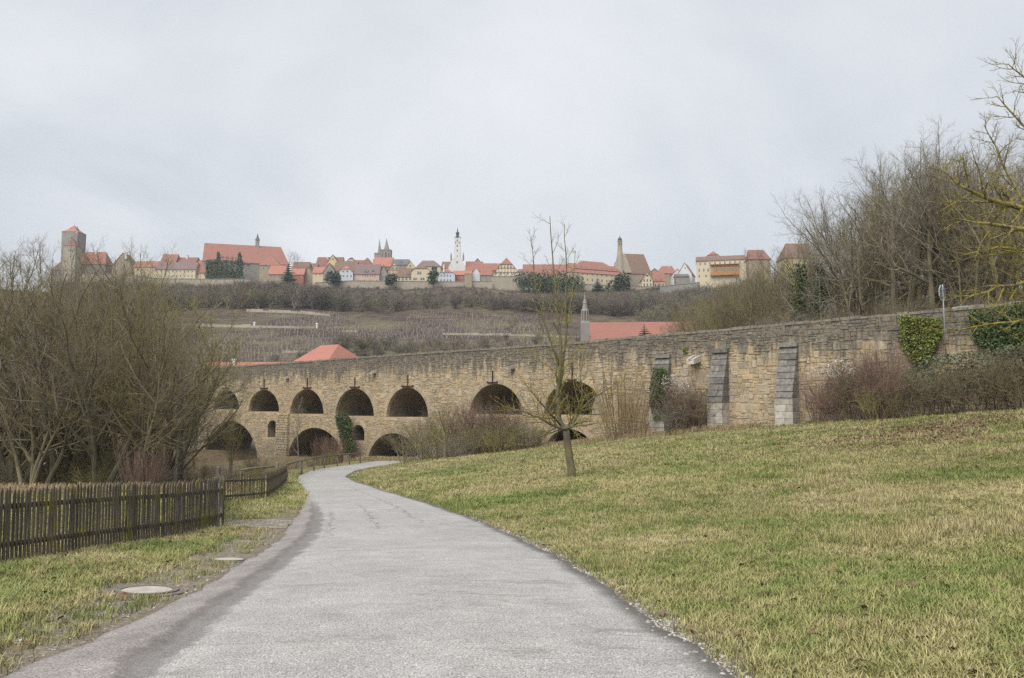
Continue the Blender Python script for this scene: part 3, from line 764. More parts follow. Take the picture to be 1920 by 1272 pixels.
manhole(1, 0, .33, 'smaller round concrete manhole farther along the verge towards the driveway')

# cobbled driveway strip: single setts
M['sett'] = plain('paving_sett', (.24, .215, .18), (.16, .145, .12), 7, .9, .4, .3)
pv = MB(); pv.prism([(-.098, -.06), (.098, -.06), (.098, .03), (.088, .04), (-.088, .04), (-.098, .03)], -.046, .046); pv_me = pv.mesh('paving_stone', M['sett'])
drive = empty('driveway', (PX(500, 18.2), 18.2, G(PX(500, 18.2), 18.2))); tag(drive, 'small cobbled driveway strip between fence and lane', kind='structure')
cx, cy = drive.location.x, drive.location.y
for j in range(22):
    for i in range(11):
        x = -1.75 + i * .205 + (.1 if j % 2 else 0) - .045 * j * .6; y = -1.15 + j * .100
        wx, wy = cx + x + .45, cy + y
        if abs(random.gauss(0, 1)) > 2.3 or wx > float(road_x(wy) - road_h(wy) - shoulder(wy)) - .08 or (i < 3 and random.random() < .35): continue
        o = link(bpy.data.objects.new('paving_stone', pv_me), drive); o.location = (wx - cx, wy - cy, G(wx, wy) - drive.location.z + random.uniform(-.018, -.004)); o.rotation_euler = (random.gauss(0, .025), random.gauss(0, .025), random.gauss(0, .03))

# back of an octagonal road sign on its pole, standing on the ramp
sp_t, sp_z = on_face(1776, 608); spos = from_b(sp_t, -.55, 0); SY = spos.y
def sz(py): return P(1774, py, SY).z
root = empty('road_sign', (spos.x, spos.y, sz(655))); tag(root, 'grey back of an octagonal road sign on a pole', 'road sign')
m = MB(); hgt = sz(534) - root.location.z; m.tube([Vector((0, 0, -.5)), Vector((0, 0, hgt))], [.035, .035], 10); m.build('pole', M['steel'], root, True)
M['sign_back'] = plain('sign_back', (.072, .090, .115), (.060, .076, .098), 5, .6); M['sign_edge'] = plain('sign_edge', (.62, .62, .62), (.5, .5, .5), 5, .5)
r = .46; zc2 = sz(550) - root.location.z; oc = [(r / math.cos(math.pi / 8) * math.cos(math.pi / 8 + k * math.pi / 4), zc2 + r / math.cos(math.pi / 8) * math.sin(math.pi / 8 + k * math.pi / 4)) for k in range(8)]
m = MB(); m.prism(oc, .04, .052); m.build('panel', M['sign_back'], root)
m = MB(); oc2 = [((a) * 1.025, zc2 + (b - zc2) * 1.025) for a, b in oc]
for k in range(8):
    a, b, c, d = oc[k], oc[(k + 1) % 8], oc2[(k + 1) % 8], oc2[k]; m.add([(a[0], .03, a[1]), (b[0], .03, b[1]), (c[0], .03, c[1]), (d[0], .03, d[1]), (a[0], .06, a[1]), (b[0], .06, b[1]), (c[0], .06, c[1]), (d[0], .06, d[1])], [(0,1,2,3),(7,6,5,4),(3,2,6,7),(1,0,4,5)])
m.build('rim', M['sign_edge'], root)
m = MB()
for dz in (.2, -.2): m.box(-.20, .20, .005, .04, zc2 + dz - .03, zc2 + dz + .03); m.box(-.05, .05, -.05, .04, zc2 + dz - .035, zc2 + dz + .035)
m.box(-.045, .045, -.045, .045, sz(585) - root.location.z - .12, sz(585) - root.location.z + .12); m.build('clamp', M['steel'], root)
root.rotation_euler = (0, R(-1.5), R(42))
# ------------------------------------------------------------------ bare trees, shrubs, conifers, ivy
def bark_mat(name, a, b, lichen=None, lf=.4, scale=1.0):
    t = NT(name); v = t.pos()
    n = t.noise(t.vmul(v, (1, 1, .35)), 5 * scale, 5, .65)
    c = t.ramp(n, [(.3, a), (.7, b)])
    c = t.mix(1., c, t.ramp(t.objrand(), [(0, .82), (1, 1.18)]), 'MULTIPLY')
    if lichen: c = t.mix(t.math('MULTIPLY', t.smooth(t.noise(v, 1.7 * scale, 5, .7), .42, .56), lf), c, lichen)
    t.bump(t.noise(t.vmul(v, (1, 1, .3)), 18, 4, .7), .5, .02); return t.done(c, .95)
M['bark'] = bark_mat('bark_brown', (.105, .088, .064), (.215, .185, .135), (.19, .17, .055), .45)
M['twig'] = bark_mat('twigs_brown', (.112, .090, .064), (.200, .164, .118), (.17, .15, .055), .45)
M['twig_olive'] = bark_mat('twigs_olive', (.135, .116, .058), (.215, .184, .092), (.21, .19, .05), .5)
M['twig_grey'] = bark_mat('twigs_grey', (.155, .136, .112), (.265, .238, .198), (.17, .155, .08), .3)
M['twig_red'] = bark_mat('twigs_red', (.140, .088, .066), (.230, .160, .125))
M['twig_straw'] = bark_mat('twigs_straw', (.20, .145, .075), (.30, .225, .125))
M['lichen'] = bark_mat('bark_lichen', (.090, .076, .058), (.160, .138, .108), (.30, .25, .040), .85, 6.0)
M['bark_grey'] = bark_mat('bark_grey', (.155, .142, .122), (.27, .25, .215), (.2, .19, .1), .3)
def rv(r): return Vector((r.gauss(0, 1), r.gauss(0, 1), r.gauss(0, 1)))
GA = 2.39996
def grow(bufs, r, p, d, L, rad, lev, S):
    """one branch and everything on it; S = list of level settings"""
    s = S[lev]; n = s['seg']; pts = [p.copy()]; rr = [rad]; ds = [d]
    for i in range(n):
        d = d + rv(r) * s['wob'] + Vector((0, 0, s['up'])); d.normalize(); p = p + d * (L / n)
        pts.append(p.copy()); rr.append(rad * (1 - (1 - s.get('tip', .3)) * (i + 1) / n)); ds.append(d.copy())
    bufs[s['buf']].tube(pts, rr, s['sides'], lev == 0)
    if lev + 1 < len(S): offspring(bufs, r, pts, rr, ds, L, lev, S)
def offspring(bufs, r, pts, rr, ds, L, lev, S, cnt=None):
    s = S[lev]; c = S[lev + 1]; k = cnt if cnt is not None else s['kids']; n = len(pts) - 1
    k = max(1, int(round(k * r.uniform(.8, 1.2)))); az = r.uniform(0, 6.28)
    for j in range(k):
        t = s['t0'] + (1 - s['t0']) * (j + r.random() * .8) / k; t = min(t, .999); i = int(t * n); f = t * n - i
        p = pts[i].lerp(pts[i + 1], f); d = ds[min(i + 1, n)]; az += GA + r.gauss(0, .4)
        u = d.orthogonal().normalized(); w = d.cross(u); side = u * math.cos(az) + w * math.sin(az)
        a = R(s['ang'] * (1.15 - .4 * t) + r.gauss(0, 9)); nd = d * math.cos(a) + side * math.sin(a)
        if s.get('flat'): nd.z *= s['flat']; nd.normalize()
        ln = L * s['ratio'] * (1.1 - s.get('fall', .55) * t) * r.uniform(.75, 1.2)
        ra = min(rr[i] * .75, max(rr[i] * s['rr'], c.get('rmin', .004)))
        grow(bufs, r, p, nd, ln, ra, lev + 1, S)
def lv(buf, seg, sides, wob, up, kids, t0, ang, ratio, rr, **k):
    return dict(buf=buf, seg=seg, sides=sides, wob=wob, up=up, kids=kids, t0=t0, ang=ang, ratio=ratio, rr=rr, **k)
SPREAD = [lv(0, 7, 8, .07, .05, 9, .28, 48, .62, .55, tip=.25), lv(0, 6, 6, .13, .07, 8, .25, 45, .50, .5, rmin=.02), lv(1, 5, 4, .16, .06, 7, .2, 42, .48, .5, rmin=.010), lv(1, 4, 3, .18, .05, 5, .2, 40, .5, .6, rmin=.007), lv(1, 3, 3, .18, .04, 0, 0, 0, 0, 0, rmin=.006)]
SLIM = [lv(0, 8, 7, .05, .08, 13, .22, 34, .40, .45, tip=.2), lv(0, 5, 5, .10, .12, 8, .2, 36, .50, .5, rmin=.014), lv(1, 4, 3, .14, .10, 6, .2, 36, .5, .55, rmin=.008), lv(1, 3, 3, .15, .06, 4, .2, 36, .55, .6, rmin=.006), lv(1, 2, 3, .15, .04, 0, 0, 0, 0, 0, rmin=.005)]
SHRUB = [lv(0, 5, 4, .13, .04, 8, .25, 38, .48, .6, tip=.3), lv(1, 4, 3, .17, .05, 6, .2, 42, .5, .6, rmin=.006), lv(1, 3, 3, .2, .03, 4, .2, 44, .55, .7, rmin=.005), lv(1, 2, 3, .2, .02, 0, 0, 0, 0, 0, rmin=.004)]
RODS = [lv(0, 4, 3, .05, .03, 4, .35, 20, .35, .6, tip=.4), lv(1, 3, 3, .08, .04, 2, .3, 24, .4, .6, rmin=.005), lv(1, 2, 3, .1, .02, 0, 0, 0, 0, 0, rmin=.004)]
def proto_tree(seed, S, H, r0, stems=1, spread=0.0, lean=0.0):
    r = random.Random(seed); b = [MB(), MB()]
    for k in range(stems):
        a = GA * k + r.random(); off = Vector((math.cos(a), math.sin(a), 0))
        sp = spread * (r.uniform(.4, 1.1) if stems > 1 else 0)
        d = (Vector((0, 0, 1)) + off * sp + Vector((lean, 0, 0))).normalized()
        grow(b, r, off * (.18 * sp * (stems ** .5)) + Vector((0, 0, -.25)), d, H * (r.uniform(.78, 1.05) if stems > 1 else 1) * .9, r0 * (r.uniform(.6, 1.1) if stems > 1 else 1), 0, S)
    z = max(v[2] for v in b[1].v) / H
    return [(tuple(np.array(m.v) / z if len(m.v) else []), m) for m in b], H
class Proto:
    """trunk and crown meshes of one kind, H tall"""
    def __init__(s, name, seed, S, H, r0, tm, cm, **k):
        r = proto_tree(seed, S, H, r0, **k)[0]; s.name = name; s.H = H
        for (v, m) in r: m.v = [tuple(q) for q in v]
        s.trunk = r[0][1].mesh('trunk', M[tm]); s.crown = r[1][1].mesh('crown', M[cm])
    def place(s, x, y, h, label, cat, group=None, rz=None, z=None, sq=1.0, parts=('trunk', 'crown'), name=None):
        k = h / s.H; e = empty(name or s.name, (x, y, (G(x, y) if z is None else z)), random.uniform(0, 6.28) if rz is None else rz)
        e.scale = (k * sq, k * sq, k)
        for nm, me in zip(parts, (s.trunk, s.crown)): link(bpy.data.objects.new(nm, me), e)
        return tag(e, label, cat, group)
M['bark_dark'] = bark_mat('bark_dark', (.050, .042, .032), (.105, .090, .066), (.12, .11, .04), .4)
LIMBS = [lv(0, 8, 8, .09, .06, 9, .22, 36, .66, .6, tip=.2), lv(0, 7, 6, .11, .08, 7, .2, 38, .50, .5, rmin=.025), lv(1, 5, 4, .16, .06, 5, .2, 40, .48, .5, rmin=.010), lv(1, 4, 3, .18, .05, 4, .2, 40, .5, .6, rmin=.007), lv(1, 3, 3, .18, .04, 0, 0, 0, 0, 0, rmin=.005)]
PR = {
 'limbs1': Proto('bare_tree', 51, LIMBS, 12, .20, 'bark_dark', 'twig', stems=3, spread=.3), 'limbs2': Proto('bare_tree', 52, LIMBS, 12, .24, 'bark_dark', 'twig_grey'), 'leaner': Proto('bare_tree', 53, LIMBS, 9, .20, 'bark_dark', 'twig_olive', lean=.55),
 'spread1': Proto('bare_tree', 11, SPREAD, 12, .24, 'bark', 'twig'), 'spread2': Proto('bare_tree', 12, SPREAD, 12, .22, 'bark', 'twig_grey', stems=2, spread=.22),
 'spread3': Proto('bare_tree', 13, SPREAD, 12, .26, 'bark', 'twig_olive'), 'slim1': Proto('bare_tree', 21, SLIM, 14, .15, 'bark_grey', 'twig_grey'),
 'slim2': Proto('bare_tree', 22, SLIM, 14, .16, 'bark', 'twig_olive', stems=3, spread=.16), 'slim3': Proto('bare_tree', 23, SLIM, 14, .14, 'bark', 'twig'),
 'willow1': Proto('bare_tree', 31, SPREAD, 9, .15, 'bark', 'twig_olive', stems=5, spread=.5), 'willow2': Proto('bare_tree', 32, SPREAD, 9, .14, 'bark', 'twig', stems=4, spread=.42),
 'shrub1': Proto('bare_shrub', 41, SHRUB, 3, .035, 'bark', 'twig', stems=12, spread=.5), 'shrub2': Proto('bare_shrub', 42, SHRUB, 3, .03, 'twig_red', 'twig_red', stems=13, spread=.38),
 'shrub3': Proto('bare_shrub', 43, SHRUB, 3, .03, 'twig_olive', 'twig_olive', stems=16, spread=.6), 'straw': Proto('bare_shrub', 44, RODS, 3, .016, 'twig_straw', 'twig_straw', stems=34, spread=.42),
 'rods': Proto('bare_shrub', 45, RODS, 3, .016, 'twig_red', 'twig_red', stems=60, spread=.24), 'scrub': Proto('bare_shrub', 46, SHRUB, 3, .03, 'twig_grey', 'twig_grey', stems=14, spread=.6)}
def top_h(px, ytop, Y, X=None):
    """height a plant needs so that its top shows at a pixel"""
    p = P(px, ytop, Y); return max(.6, p.z - G(p.x, Y))

# leaves: ivy, evergreen bushes, needles
def leaf_mat(name, a, b, c=None, world=3.0):
    t = NT(name); t.b.inputs['Specular IOR Level'].default_value = .35
    col = t.ramp(t.noise(t.pos(), world, 4, .7), [(.3, a), (.6, b), (.75, c or b)])
    col = t.mix(1., col, t.ramp(t.n.new('ShaderNodeNewGeometry').outputs['Random Per Island'], [(0, .6), (1, 1.45)]), 'MULTIPLY'); return t.done(col, .55)
M['ivy'] = leaf_mat('ivy_leaves', (.028, .050, .014), (.060, .095, .026)); M['ivy_light'] = leaf_mat('ivy_leaves_light', (.070, .100, .020), (.150, .165, .030), (.20, .16, .035))
M['bramble'] = leaf_mat('bramble_leaves', (.040, .052, .022), (.085, .095, .045), (.11, .08, .05)); M['needle'] = leaf_mat('needles', (.018, .034, .018), (.036, .060, .032)); M['box'] = leaf_mat('evergreen_leaves', (.022, .045, .022), (.045, .078, .035))
M['silver'] = leaf_mat('seed_heads', (.34, .30, .27), (.46, .42, .38)); M['box_far'] = leaf_mat('far_evergreen', (.030, .055, .030), (.050, .080, .042))
def leaves(mb, pts, size, rng, flat=None):
    for p in pts:
        s = size * rng.uniform(.6, 1.35)
        n = (rv(rng) + (flat * 1.2 if flat is not None else Vector((0, 0, 0)))).normalized(); u = n.orthogonal().normalized(); w = n.cross(u); a = rng.uniform(0, 6.28)
        d = u * math.cos(a) + w * math.sin(a); e = n.cross(d)
        mb.add([p - d * s * .1, p + d * s * .4 + e * s * .42 + n * s * .08, p + d * s, p + d * s * .4 - e * s * .42 + n * s * .08], [(0, 1, 2, 3)])
def spruce(name, x, y, h, w, label, n_t=13, z=None, mat='needle', group=None):
    rng = random.Random(int(x * 77 + y)); e = empty(name, (x, y, G(x, y) if z is None else z)); m = MB(); m.tube([Vector((0, 0, -.4)), Vector((0, 0, h * .97))], [w * .06, w * .008], 6); m.build('trunk', M['bark'], e)
    c = MB()
    for i in range(n_t):
        f = (i + .3) / n_t; zt = h * (.06 + .92 * f); rad = w / 2 * (1 - f) ** .85 * rng.uniform(.8, 1.1); k = max(5, int(11 * (1 - f) + 4))
        for j in range(k):
            a = 6.283 * (j + rng.random() * .7) / k; rr = rad * rng.uniform(.7, 1.1); d = Vector((math.cos(a), math.sin(a), -.28)); u = Vector((-math.sin(a), math.cos(a), 0))
            for q in range(5):
                g = (q + .6) / 5; p = Vector((0, 0, zt)) + d * rr * g + Vector((0, 0, .10 * rr * g * g * 2)); wd = rr * .42 * (1.1 - g) + .05; s = rr * .34
                for sgn in (-1, 1):
                    c.add([p, p + d * s * .5 + u * sgn * wd * .5 + Vector((0, 0, -.05 * rr)), p + d * s * 1.1 + u * sgn * wd * 1.2 + Vector((0, 0, -.16 * rr)), p + d * s * 1.2], [(0, 1, 2, 3)])
    c.build('crown', M[mat], e); return tag(e, label, 'tree', group)
def leafy(name, x, y, z, rx, ry_, rz_, label, cat='bush', mat='box', n=900, size=.16, group=None, lob=6):
    """evergreen mass: leaf clumps over an uneven body"""
    rng = random.Random(int(abs(x) * 31 + abs(y) * 17)); m = MB(); st = MB(); pts = []
    ls = [(Vector((rng.uniform(-.55, .55) * rx, rng.uniform(-.55, .55) * ry_, rng.uniform(.25, .72) * rz_)), rng.uniform(.35, .55)) for _ in range(lob)]
    for c_, f in ls:
        st.tube([Vector((c_.x * .2, c_.y * .2, -.3)), c_ * .6, c_], [.05 * rz_ ** .5, .03 * rz_ ** .5, .01], 5)
        for _ in range(n // lob):
            d = rv(rng).normalized() * rng.uniform(.55, 1.05) ** .6; pts.append(c_ + Vector((d.x * rx * f, d.y * ry_ * f, d.z * rz_ * f * .8)))
    e = empty(name, (x, y, z)); leaves(m, [p for p in pts if p.z > -.2], size, rng)
    st.build('stem', M['bark'], e); o = m.build('foliage', M[mat], e); return tag(e, label, cat, group)
# ------------------------------------------------------------------ the town on the hill
def tile_mat(name, a, b):
    t = NT(name); v = t.pos(); x, y, z = t.sep(v)
    n = t.noise(v, .5, 5, .7); c = t.ramp(n, [(.3, a), (.7, b)])
    c = t.mix(1., c, t.ramp(t.math('FRACT', t.math('MULTIPLY', z, 2.6)), [(0, .80), (.25, 1.05), (1, 1.0)]), 'MULTIPLY')
    c = t.mix(1., c, t.ramp(t.noise(v, 6, 3, .7), [(.3, .82), (.7, 1.18)]), 'MULTIPLY'); return t.done(c, .85)
RC = {'red': tile_mat('tiles_red', (.275, .125, .095), (.220, .108, .086)), 'orange': tile_mat('tiles_orange', (.350, .150, .112), (.295, .132, .102)),
      'brown': tile_mat('tiles_brown', (.185, .115, .085), (.14, .095, .075)), 'darkred': tile_mat('tiles_dark_red', (.215, .105, .085), (.165, .088, .075)),
      'mauve': tile_mat('tiles_mauve', (.180, .125, .115), (.145, .108, .102)), 'slate': tile_mat('slate', (.135, .130, .135), (.10, .098, .105)), 'copper': plain('dark_copper', (.075, .090, .090), (.055, .065, .068), 1, .6)}
WC = {'cream': plain('plaster_cream', (.56, .48, .33), (.50, .43, .30), .4), 'white': plain('plaster_white', (.60, .60, .58), (.52, .52, .51), .4), 'yellow': plain('plaster_yellow', (.58, .46, .25), (.50, .40, .22), .4),
      'pink': plain('plaster_pink', (.52, .37, .28), (.46, .33, .25), .4), 'blue': plain('plaster_blue_white', (.50, .53, .57), (.44, .47, .52), .4), 'tan': plain('stone_tan', (.34, .275, .195), (.25, .205, .15), .6),
      'grey': plain('stone_grey', (.28, .26, .235), (.21, .195, .175), .6), 'stone': plain('stone_pale', (.37, .325, .255), (.28, .245, .19), .8), 'redwall': plain('plaster_red', (.33, .13, .095), (.28, .115, .085), .5), 'timber': plain('plaster_ochre', (.60, .52, .36), (.53, .46, .32), .5)}
M['win'] = plain('window_glass', (.055, .060, .068), (.09, .095, .105), 1.5, .25); M['frame'] = plain('window_frame', (.62, .61, .58), (.55, .54, .51), 2); M['beam'] = plain('dark_timber', (.13, .085, .055), (.10, .068, .045), 2); M['shutter'] = plain('shutter', (.14, .15, .15), (.11, .12, .12), 2)
_wm = {}
def win_mesh(kind):
    if kind not in _wm:
        m = MB(); m.box(-.5, .5, -.06, .04, -.5, .5); m.mi = 1
        for a, b in ((-.42, -.04), (.04, .42)):
            for c, d in ((-.43, .08), (.14, .43)): m.box(a, b, -.075, -.02, c, d)
        _wm[kind] = m.mesh('window', [M['frame'] if kind == 'w' else M['shutter'], M['win']])
    return _wm[kind]
def roof_polys(A, B, h, rise, hip0, cut0, hip1, cut1, o):
    """ridge along b (0..B), span a (-A/2..A/2); end 0 / 1 hipped by hip metres above the share cut of the rise"""
    k = rise / (A / 2); ea = A / 2 + o; ez = h - o * k; zr = h + rise; out = []
    def end(b, hip, cut, sg):
        bo = b - sg * (o if hip == 0 or cut > 0 else o)
        if hip <= 0: return [(bo, None)], b - sg * o
        return [(bo, cut)], b + sg * hip
    def at(cut): return A / 2 * (1 - cut), h + rise * cut
    r0 = -o * .6 if hip0 <= 0 else hip0; r1 = B + o * .6 if hip1 <= 0 else B - hip1
    for sg in (-1, 1):
        p = [(sg * ea, -o, ez)]
        if hip0 > 0 and cut0 > 0: a, z = at(cut0); p.append((sg * a, -o, z))
        p.append((0, r0, zr)); p.append((0, r1, zr))
        if hip1 > 0 and cut1 > 0: a, z = at(cut1); p.append((sg * a, B + o, z))
        p.append((sg * ea, B + o, ez)); out.append(p if sg > 0 else p[::-1])
    if hip0 > 0:
        a, z = at(cut0) if cut0 > 0 else (ea, ez); out.append([(-a, -o, z), (a, -o, z), (0, r0, zr)])
    if hip1 > 0:
        a, z = at(cut1) if cut1 > 0 else (ea, ez); out.append([(a, B + o, z), (-a, B + o, z), (0, r1, zr)])
    return out
HOUSES = []
def house(label, x0, x1, yb, ye, yr, Y, kind='side', wall='cream', roof='red', depth=9.0, hl=0, hr=0, cut=0.0, wins=(), chim=(), rz=0.0, dorm=(), name='house', wk='w', cat='house', deep=7.0, timber=False):
    """x0..x1, base, eave, ridge in pixels at distance Y; hl / hr hips in pixels; kind side = ridge across, front = gable to the viewer"""
    mpp = (P(x1, 600, Y).x - P(x0, 600, Y).x) / (x1 - x0)
    c = P((x0 + x1) / 2, yb, Y); W = (x1 - x0) * mpp / max(.5, math.cos(rz)); zb_ = c.z
    h = P(960, ye, Y).z - zb_; dz = depth / 2 if kind == 'side' else 0.0
    rise = P(960, yr, Y + dz).z - zb_ - h; rise = max(rise, .8)
    root = empty(name, c, rz); tag(root, label, cat); HOUSES.append(root)
    if kind == 'side': mp = lambda a, b, z: (b - W / 2, a + depth / 2, z); A, B = depth, W
    else: mp = lambda a, b, z: (a, b, z); A, B = W, depth
    w = MB(); w.box(-W / 2, W / 2, 0, depth, -deep, h)
    hp0, hp1 = (hl * mpp, hr * mpp)
    for b, hp in ((0.0, hp0), (B, hp1)):
        if hp <= 0: poly = [(-A / 2, h - .01), (A / 2, h - .01), (0, h + rise - .12)]
        elif cut > 0: poly = [(-A / 2, h - .01), (A / 2, h - .01), (A / 2 * (1 - cut), h + rise * cut - .1), (-A / 2 * (1 - cut), h + rise * cut - .1)]
        else: continue
        b0, b1 = (b + .002, b + .3) if b == 0 else (b - .3, b - .002)
        w.prism([(a, z) for a, z in poly], b0, b1, lambda a, bb, z: mp(a, bb, z))
    w.build('wall', WC[wall], root)
    r = MB(); 
    for p in roof_polys(A, B, h, rise, hp0, cut, hp1, cut, .35): r.slab([mp(*q) for q in p], .16)
    ro = r.build('roof', RC[roof], root)
    for xc, y0, y1, ww in chim:
        m = MB(); X = (xc - (x0 + x1) / 2) * mpp; zt = P(960, y0, Y + dz).z - zb_; zl = P(960, y1, Y + dz).z - zb_ - 1.5; hw = ww * mpp / 2
        m.box(X - hw, X + hw, dz - hw - .5, dz + hw - .5, zl, zt); m.box(X - hw - .08, X + hw + .08, dz - hw - .58, dz + hw - .42, zt - .35, zt - .15); m.build('chimney', WC['white' if ww > 2.4 else 'tan'], ro)
    for spec in wins:
        yc, xa, xb, n, ww, hh = spec[:6]
        for i in range(n):
            xc = xa + (xb - xa) * (i / (n - 1) if n > 1 else .5); X = (xc - (x0 + x1) / 2) * mpp / max(.5, math.cos(rz)); z = P(960, yc, Y).z - zb_
            o = link(bpy.data.objects.new('window', win_mesh(wk)), root); o.location = (X, -.02, z); o.scale = (ww * mpp, 1, hh * mpp)
    for xc, yc, ww, hh in dorm:      # dormers standing out of the front slope
        X = (xc - (x0 + x1) / 2) * mpp; z = P(960, yc, Y).z - zb_; k = rise / (A / 2); yy = max(0, (z - h) / k) - .3; a = ww * mpp / 2; b = hh * mpp / 2
        m = MB(); m.prism([(X - a, z - b), (X + a, z - b), (X + a, z + b * .5), (X, z + b * 1.2), (X - a, z + b * .5)], yy - .5, yy + 2.2); d = m.build('dormer', RC[roof], root)
        o = link(bpy.data.objects.new('window', win_mesh('w')), d); o.location = (X, yy - .52, z - b * .15); o.scale = (a * 1.3, 1, b * 1.1)
    if timber:
        m = MB(); zt = h + (rise * cut if cut else rise * .6)
        for f in (0.02, .34, .66, .98):
            z = f * zt; hw = (W / 2 - .1) if z < h else (A / 2) * (1 - (z - h) / rise) - .25
            m.box(-hw, hw, -.09, .02, z - .13, z + .13)
        n = 9
        for i in range(n + 1):
            X = -W / 2 + .2 + (W - .4) * i / n; zl = h + rise * (1 - abs(X) / (W / 2)) - .3; zl = min(zl, zt)
            m.box(X - .11, X + .11, -.08, .02, 0, max(.6, zl))
            if i < n and i % 2 == 0:
                m.add([(X + .1, -.085, 0), (X + .4, -.085, 0), (X + W / n, -.085, zt * .33), (X + W / n - .3, -.085, zt * .33)], [(0, 1, 2, 3)])
        m.build('timber_frame', M['beam'], root)
    return root
H = house
# walled castle quarter
H('long red-roofed house beside the square castle tower', 144, 197, 517, 494, 473, 452, 'side', 'grey', 'red', 10, 0, 8, wins=[(500, 152, 188, 4, 2, 3)], chim=[(171, 470, 480, 3.2)])
H('low dark-roofed house at the foot of the castle tower', 96, 121, 514, 505, 491, 456, 'side', 'grey', 'brown', 9, 8, 0)
H('narrow brown gabled house between the castle and the long plastered range', 210, 248, 514, 497, 474, 448, 'front', 'tan', 'brown', 9, chim=[(236, 473, 482, 4)], wins=[(500, 220, 238, 3, 2.4, 3)])
H('low red-roofed end of the long plastered range', 250, 292, 518, 500, 490, 446, 'side', 'cream', 'red', 8, wins=[(507, 258, 286, 4, 2.2, 3.4)])
H('long pinkish plastered range under a grey-violet roof', 291, 366, 526, 504, 492, 441, 'side', 'cream', 'mauve', 8, 0, 0, wins=[(509, 302, 360, 9, 2.4, 3.6), (517.5, 302, 360, 9, 2.2, 3.2)])
H('red roof block rising behind the long plastered range', 300, 328, 504, 493, 477, 462, 'side', 'grey', 'red', 9, chim=[(304, 476, 486, 2)], dorm=[(308, 487, 4, 5)])
H('low dark red roof behind the long plastered range', 326, 366, 504, 492, 483, 464, 'side', 'grey', 'darkred', 9, chim=[(345, 479, 486, 4)])
H('small cream house with steep red roof next to the ivy-clad monastery', 366, 388, 526, 510, 488, 443, 'side', 'cream', 'red', 10, 0, 8, wins=[(514.5, 371, 383, 2, 3, 4.5)])
# monastery church
mon = H('great red-roofed monastery church with ridge turret and ivied walls', 388, 535, 524, 492, 460.5, 452, 'side', 'grey', 'red', 20, 0, 15, rz=R(17), cat='church', name='church', wins=[(497, 421, 441, 3, 3.4, 6), (505, 421, 441, 3, 3.4, 6), (507, 470, 476, 2, 3, 7), (494, 515, 527, 3, 2, 6)], dorm=[(397, 491, 4, 4), (405, 491, 4, 4), (417, 483, 5, 5), (426, 483.5, 5, 5), (435, 484, 5, 5), (444, 484.5, 5, 5), (456, 493, 4, 4), (464, 494, 4, 4)])
def spire_on(root, X, Yl, z0, z1, z2, w, mat, body):
    m = MB(); m.box(X - w / 2, X + w / 2, Yl - w / 2, Yl + w / 2, z0, z1); t = m.build('turret', body, root)
    m = MB(); m.lathe([(w * .72, 0), (w * .42, (z2 - z1) * .22), (w * .2, (z2 - z1) * .6), (.05, z2 - z1)], 8, (X, Yl, z1)); m.build('spire', mat, t)
_m = .29; spire_on(mon, (479 - 461.5) * .315, 10, 8, P(0, 453, 452).z - mon.location.z + 3, P(0, 440, 452).z - mon.location.z + 3, 2.2, RC['slate'], WC['grey'])
H('small hipped annex with red roof under the monastery', 486, 524, 520, 496, 480, 440, 'side', 'tan', 'red', 10, 15, 19, wins=[(502, 494, 503, 2, 3.4, 7)])
H('tan house with bright orange roof left of the dark fir', 503, 534, 532, 513, 498, 434, 'side', 'tan', 'orange', 8, 0, 0, wins=[(517, 507, 522, 3, 2.5, 5), (527, 510, 521, 2, 3, 5)])
H('house with bright orange roof right of the dark fir', 544, 569, 527, 514, 504, 434, 'side', 'redwall', 'orange', 7, 0, 0, wins=[(519, 551, 565, 3, 2, 4)])
H('brown-roofed house behind the fir with pale chimney', 547, 578, 512, 505, 491.5, 452, 'side', 'tan', 'brown', 9, 0, 0, chim=[(576, 497, 508, 3)])
H('tan stone gable with small red lean-to', 568, 587, 522, 512, 500, 438, 'front', 'tan', 'brown', 8, wins=[(512, 574, 574, 1, 2.5, 3)])
H('brown roof behind the tan stone gable', 575, 593, 511, 506, 494, 458, 'side', 'tan', 'brown', 9)
H('long dark red roof with tall end gable above the lane of houses', 591, 640, 512, 503, 482.5, 462, 'side', 'tan', 'darkred', 12, 0, 0, chim=[(610, 482, 490, 3)])
H('yellow timbered gable peeping over the long dark red roof', 614, 633, 500, 491, 477.5, 455, 'front', 'yellow', 'brown', 9, wins=[(486, 624, 624, 1, 4, 3)])
H('broad brown roof behind the white gabled house', 626, 668, 512, 507, 490, 450, 'side', 'tan', 'brown', 11)
H('cream cottage with orange roof beside the grey gable', 586, 608, 522, 511, 501, 437, 'side', 'cream', 'orange', 7, wins=[(514.5, 592, 600, 2, 2.5, 3)])
H('grey gabled house with ivy on its side', 605, 629, 530, 511, 493, 432, 'front', 'grey', 'brown', 9, wins=[(504, 617, 617, 1, 3, 4), (514, 610, 624, 3, 3, 5), (524, 611, 623, 2, 4, 5)])
H('pale house with half-hipped gable and orange roof tip', 633, 662, 526, 511, 496, 433, 'front', 'blue', 'orange', 9, 14, 0, cut=.45, wins=[(509, 643, 651, 2, 4, 3), (517.5, 637, 658, 4, 2.6, 4)])
H('pink house with long mauve roof and white dormer', 664, 711, 529, 513, 496, 434, 'side', 'pink', 'mauve', 10, 0, 0, wins=[(517, 680, 703, 6, 2.2, 4.4), (526, 672, 706, 4, 2, 3)], dorm=[(686, 508, 7, 5), (698, 507, 3, 3)])
H('narrow grey stone gable beside the pink house', 711, 727, 529, 514, 497, 436, 'front', 'grey', 'brown', 9, wins=[(512, 718, 720, 1, 2.5, 3.5), (518, 719, 719, 1, 3, 4)])
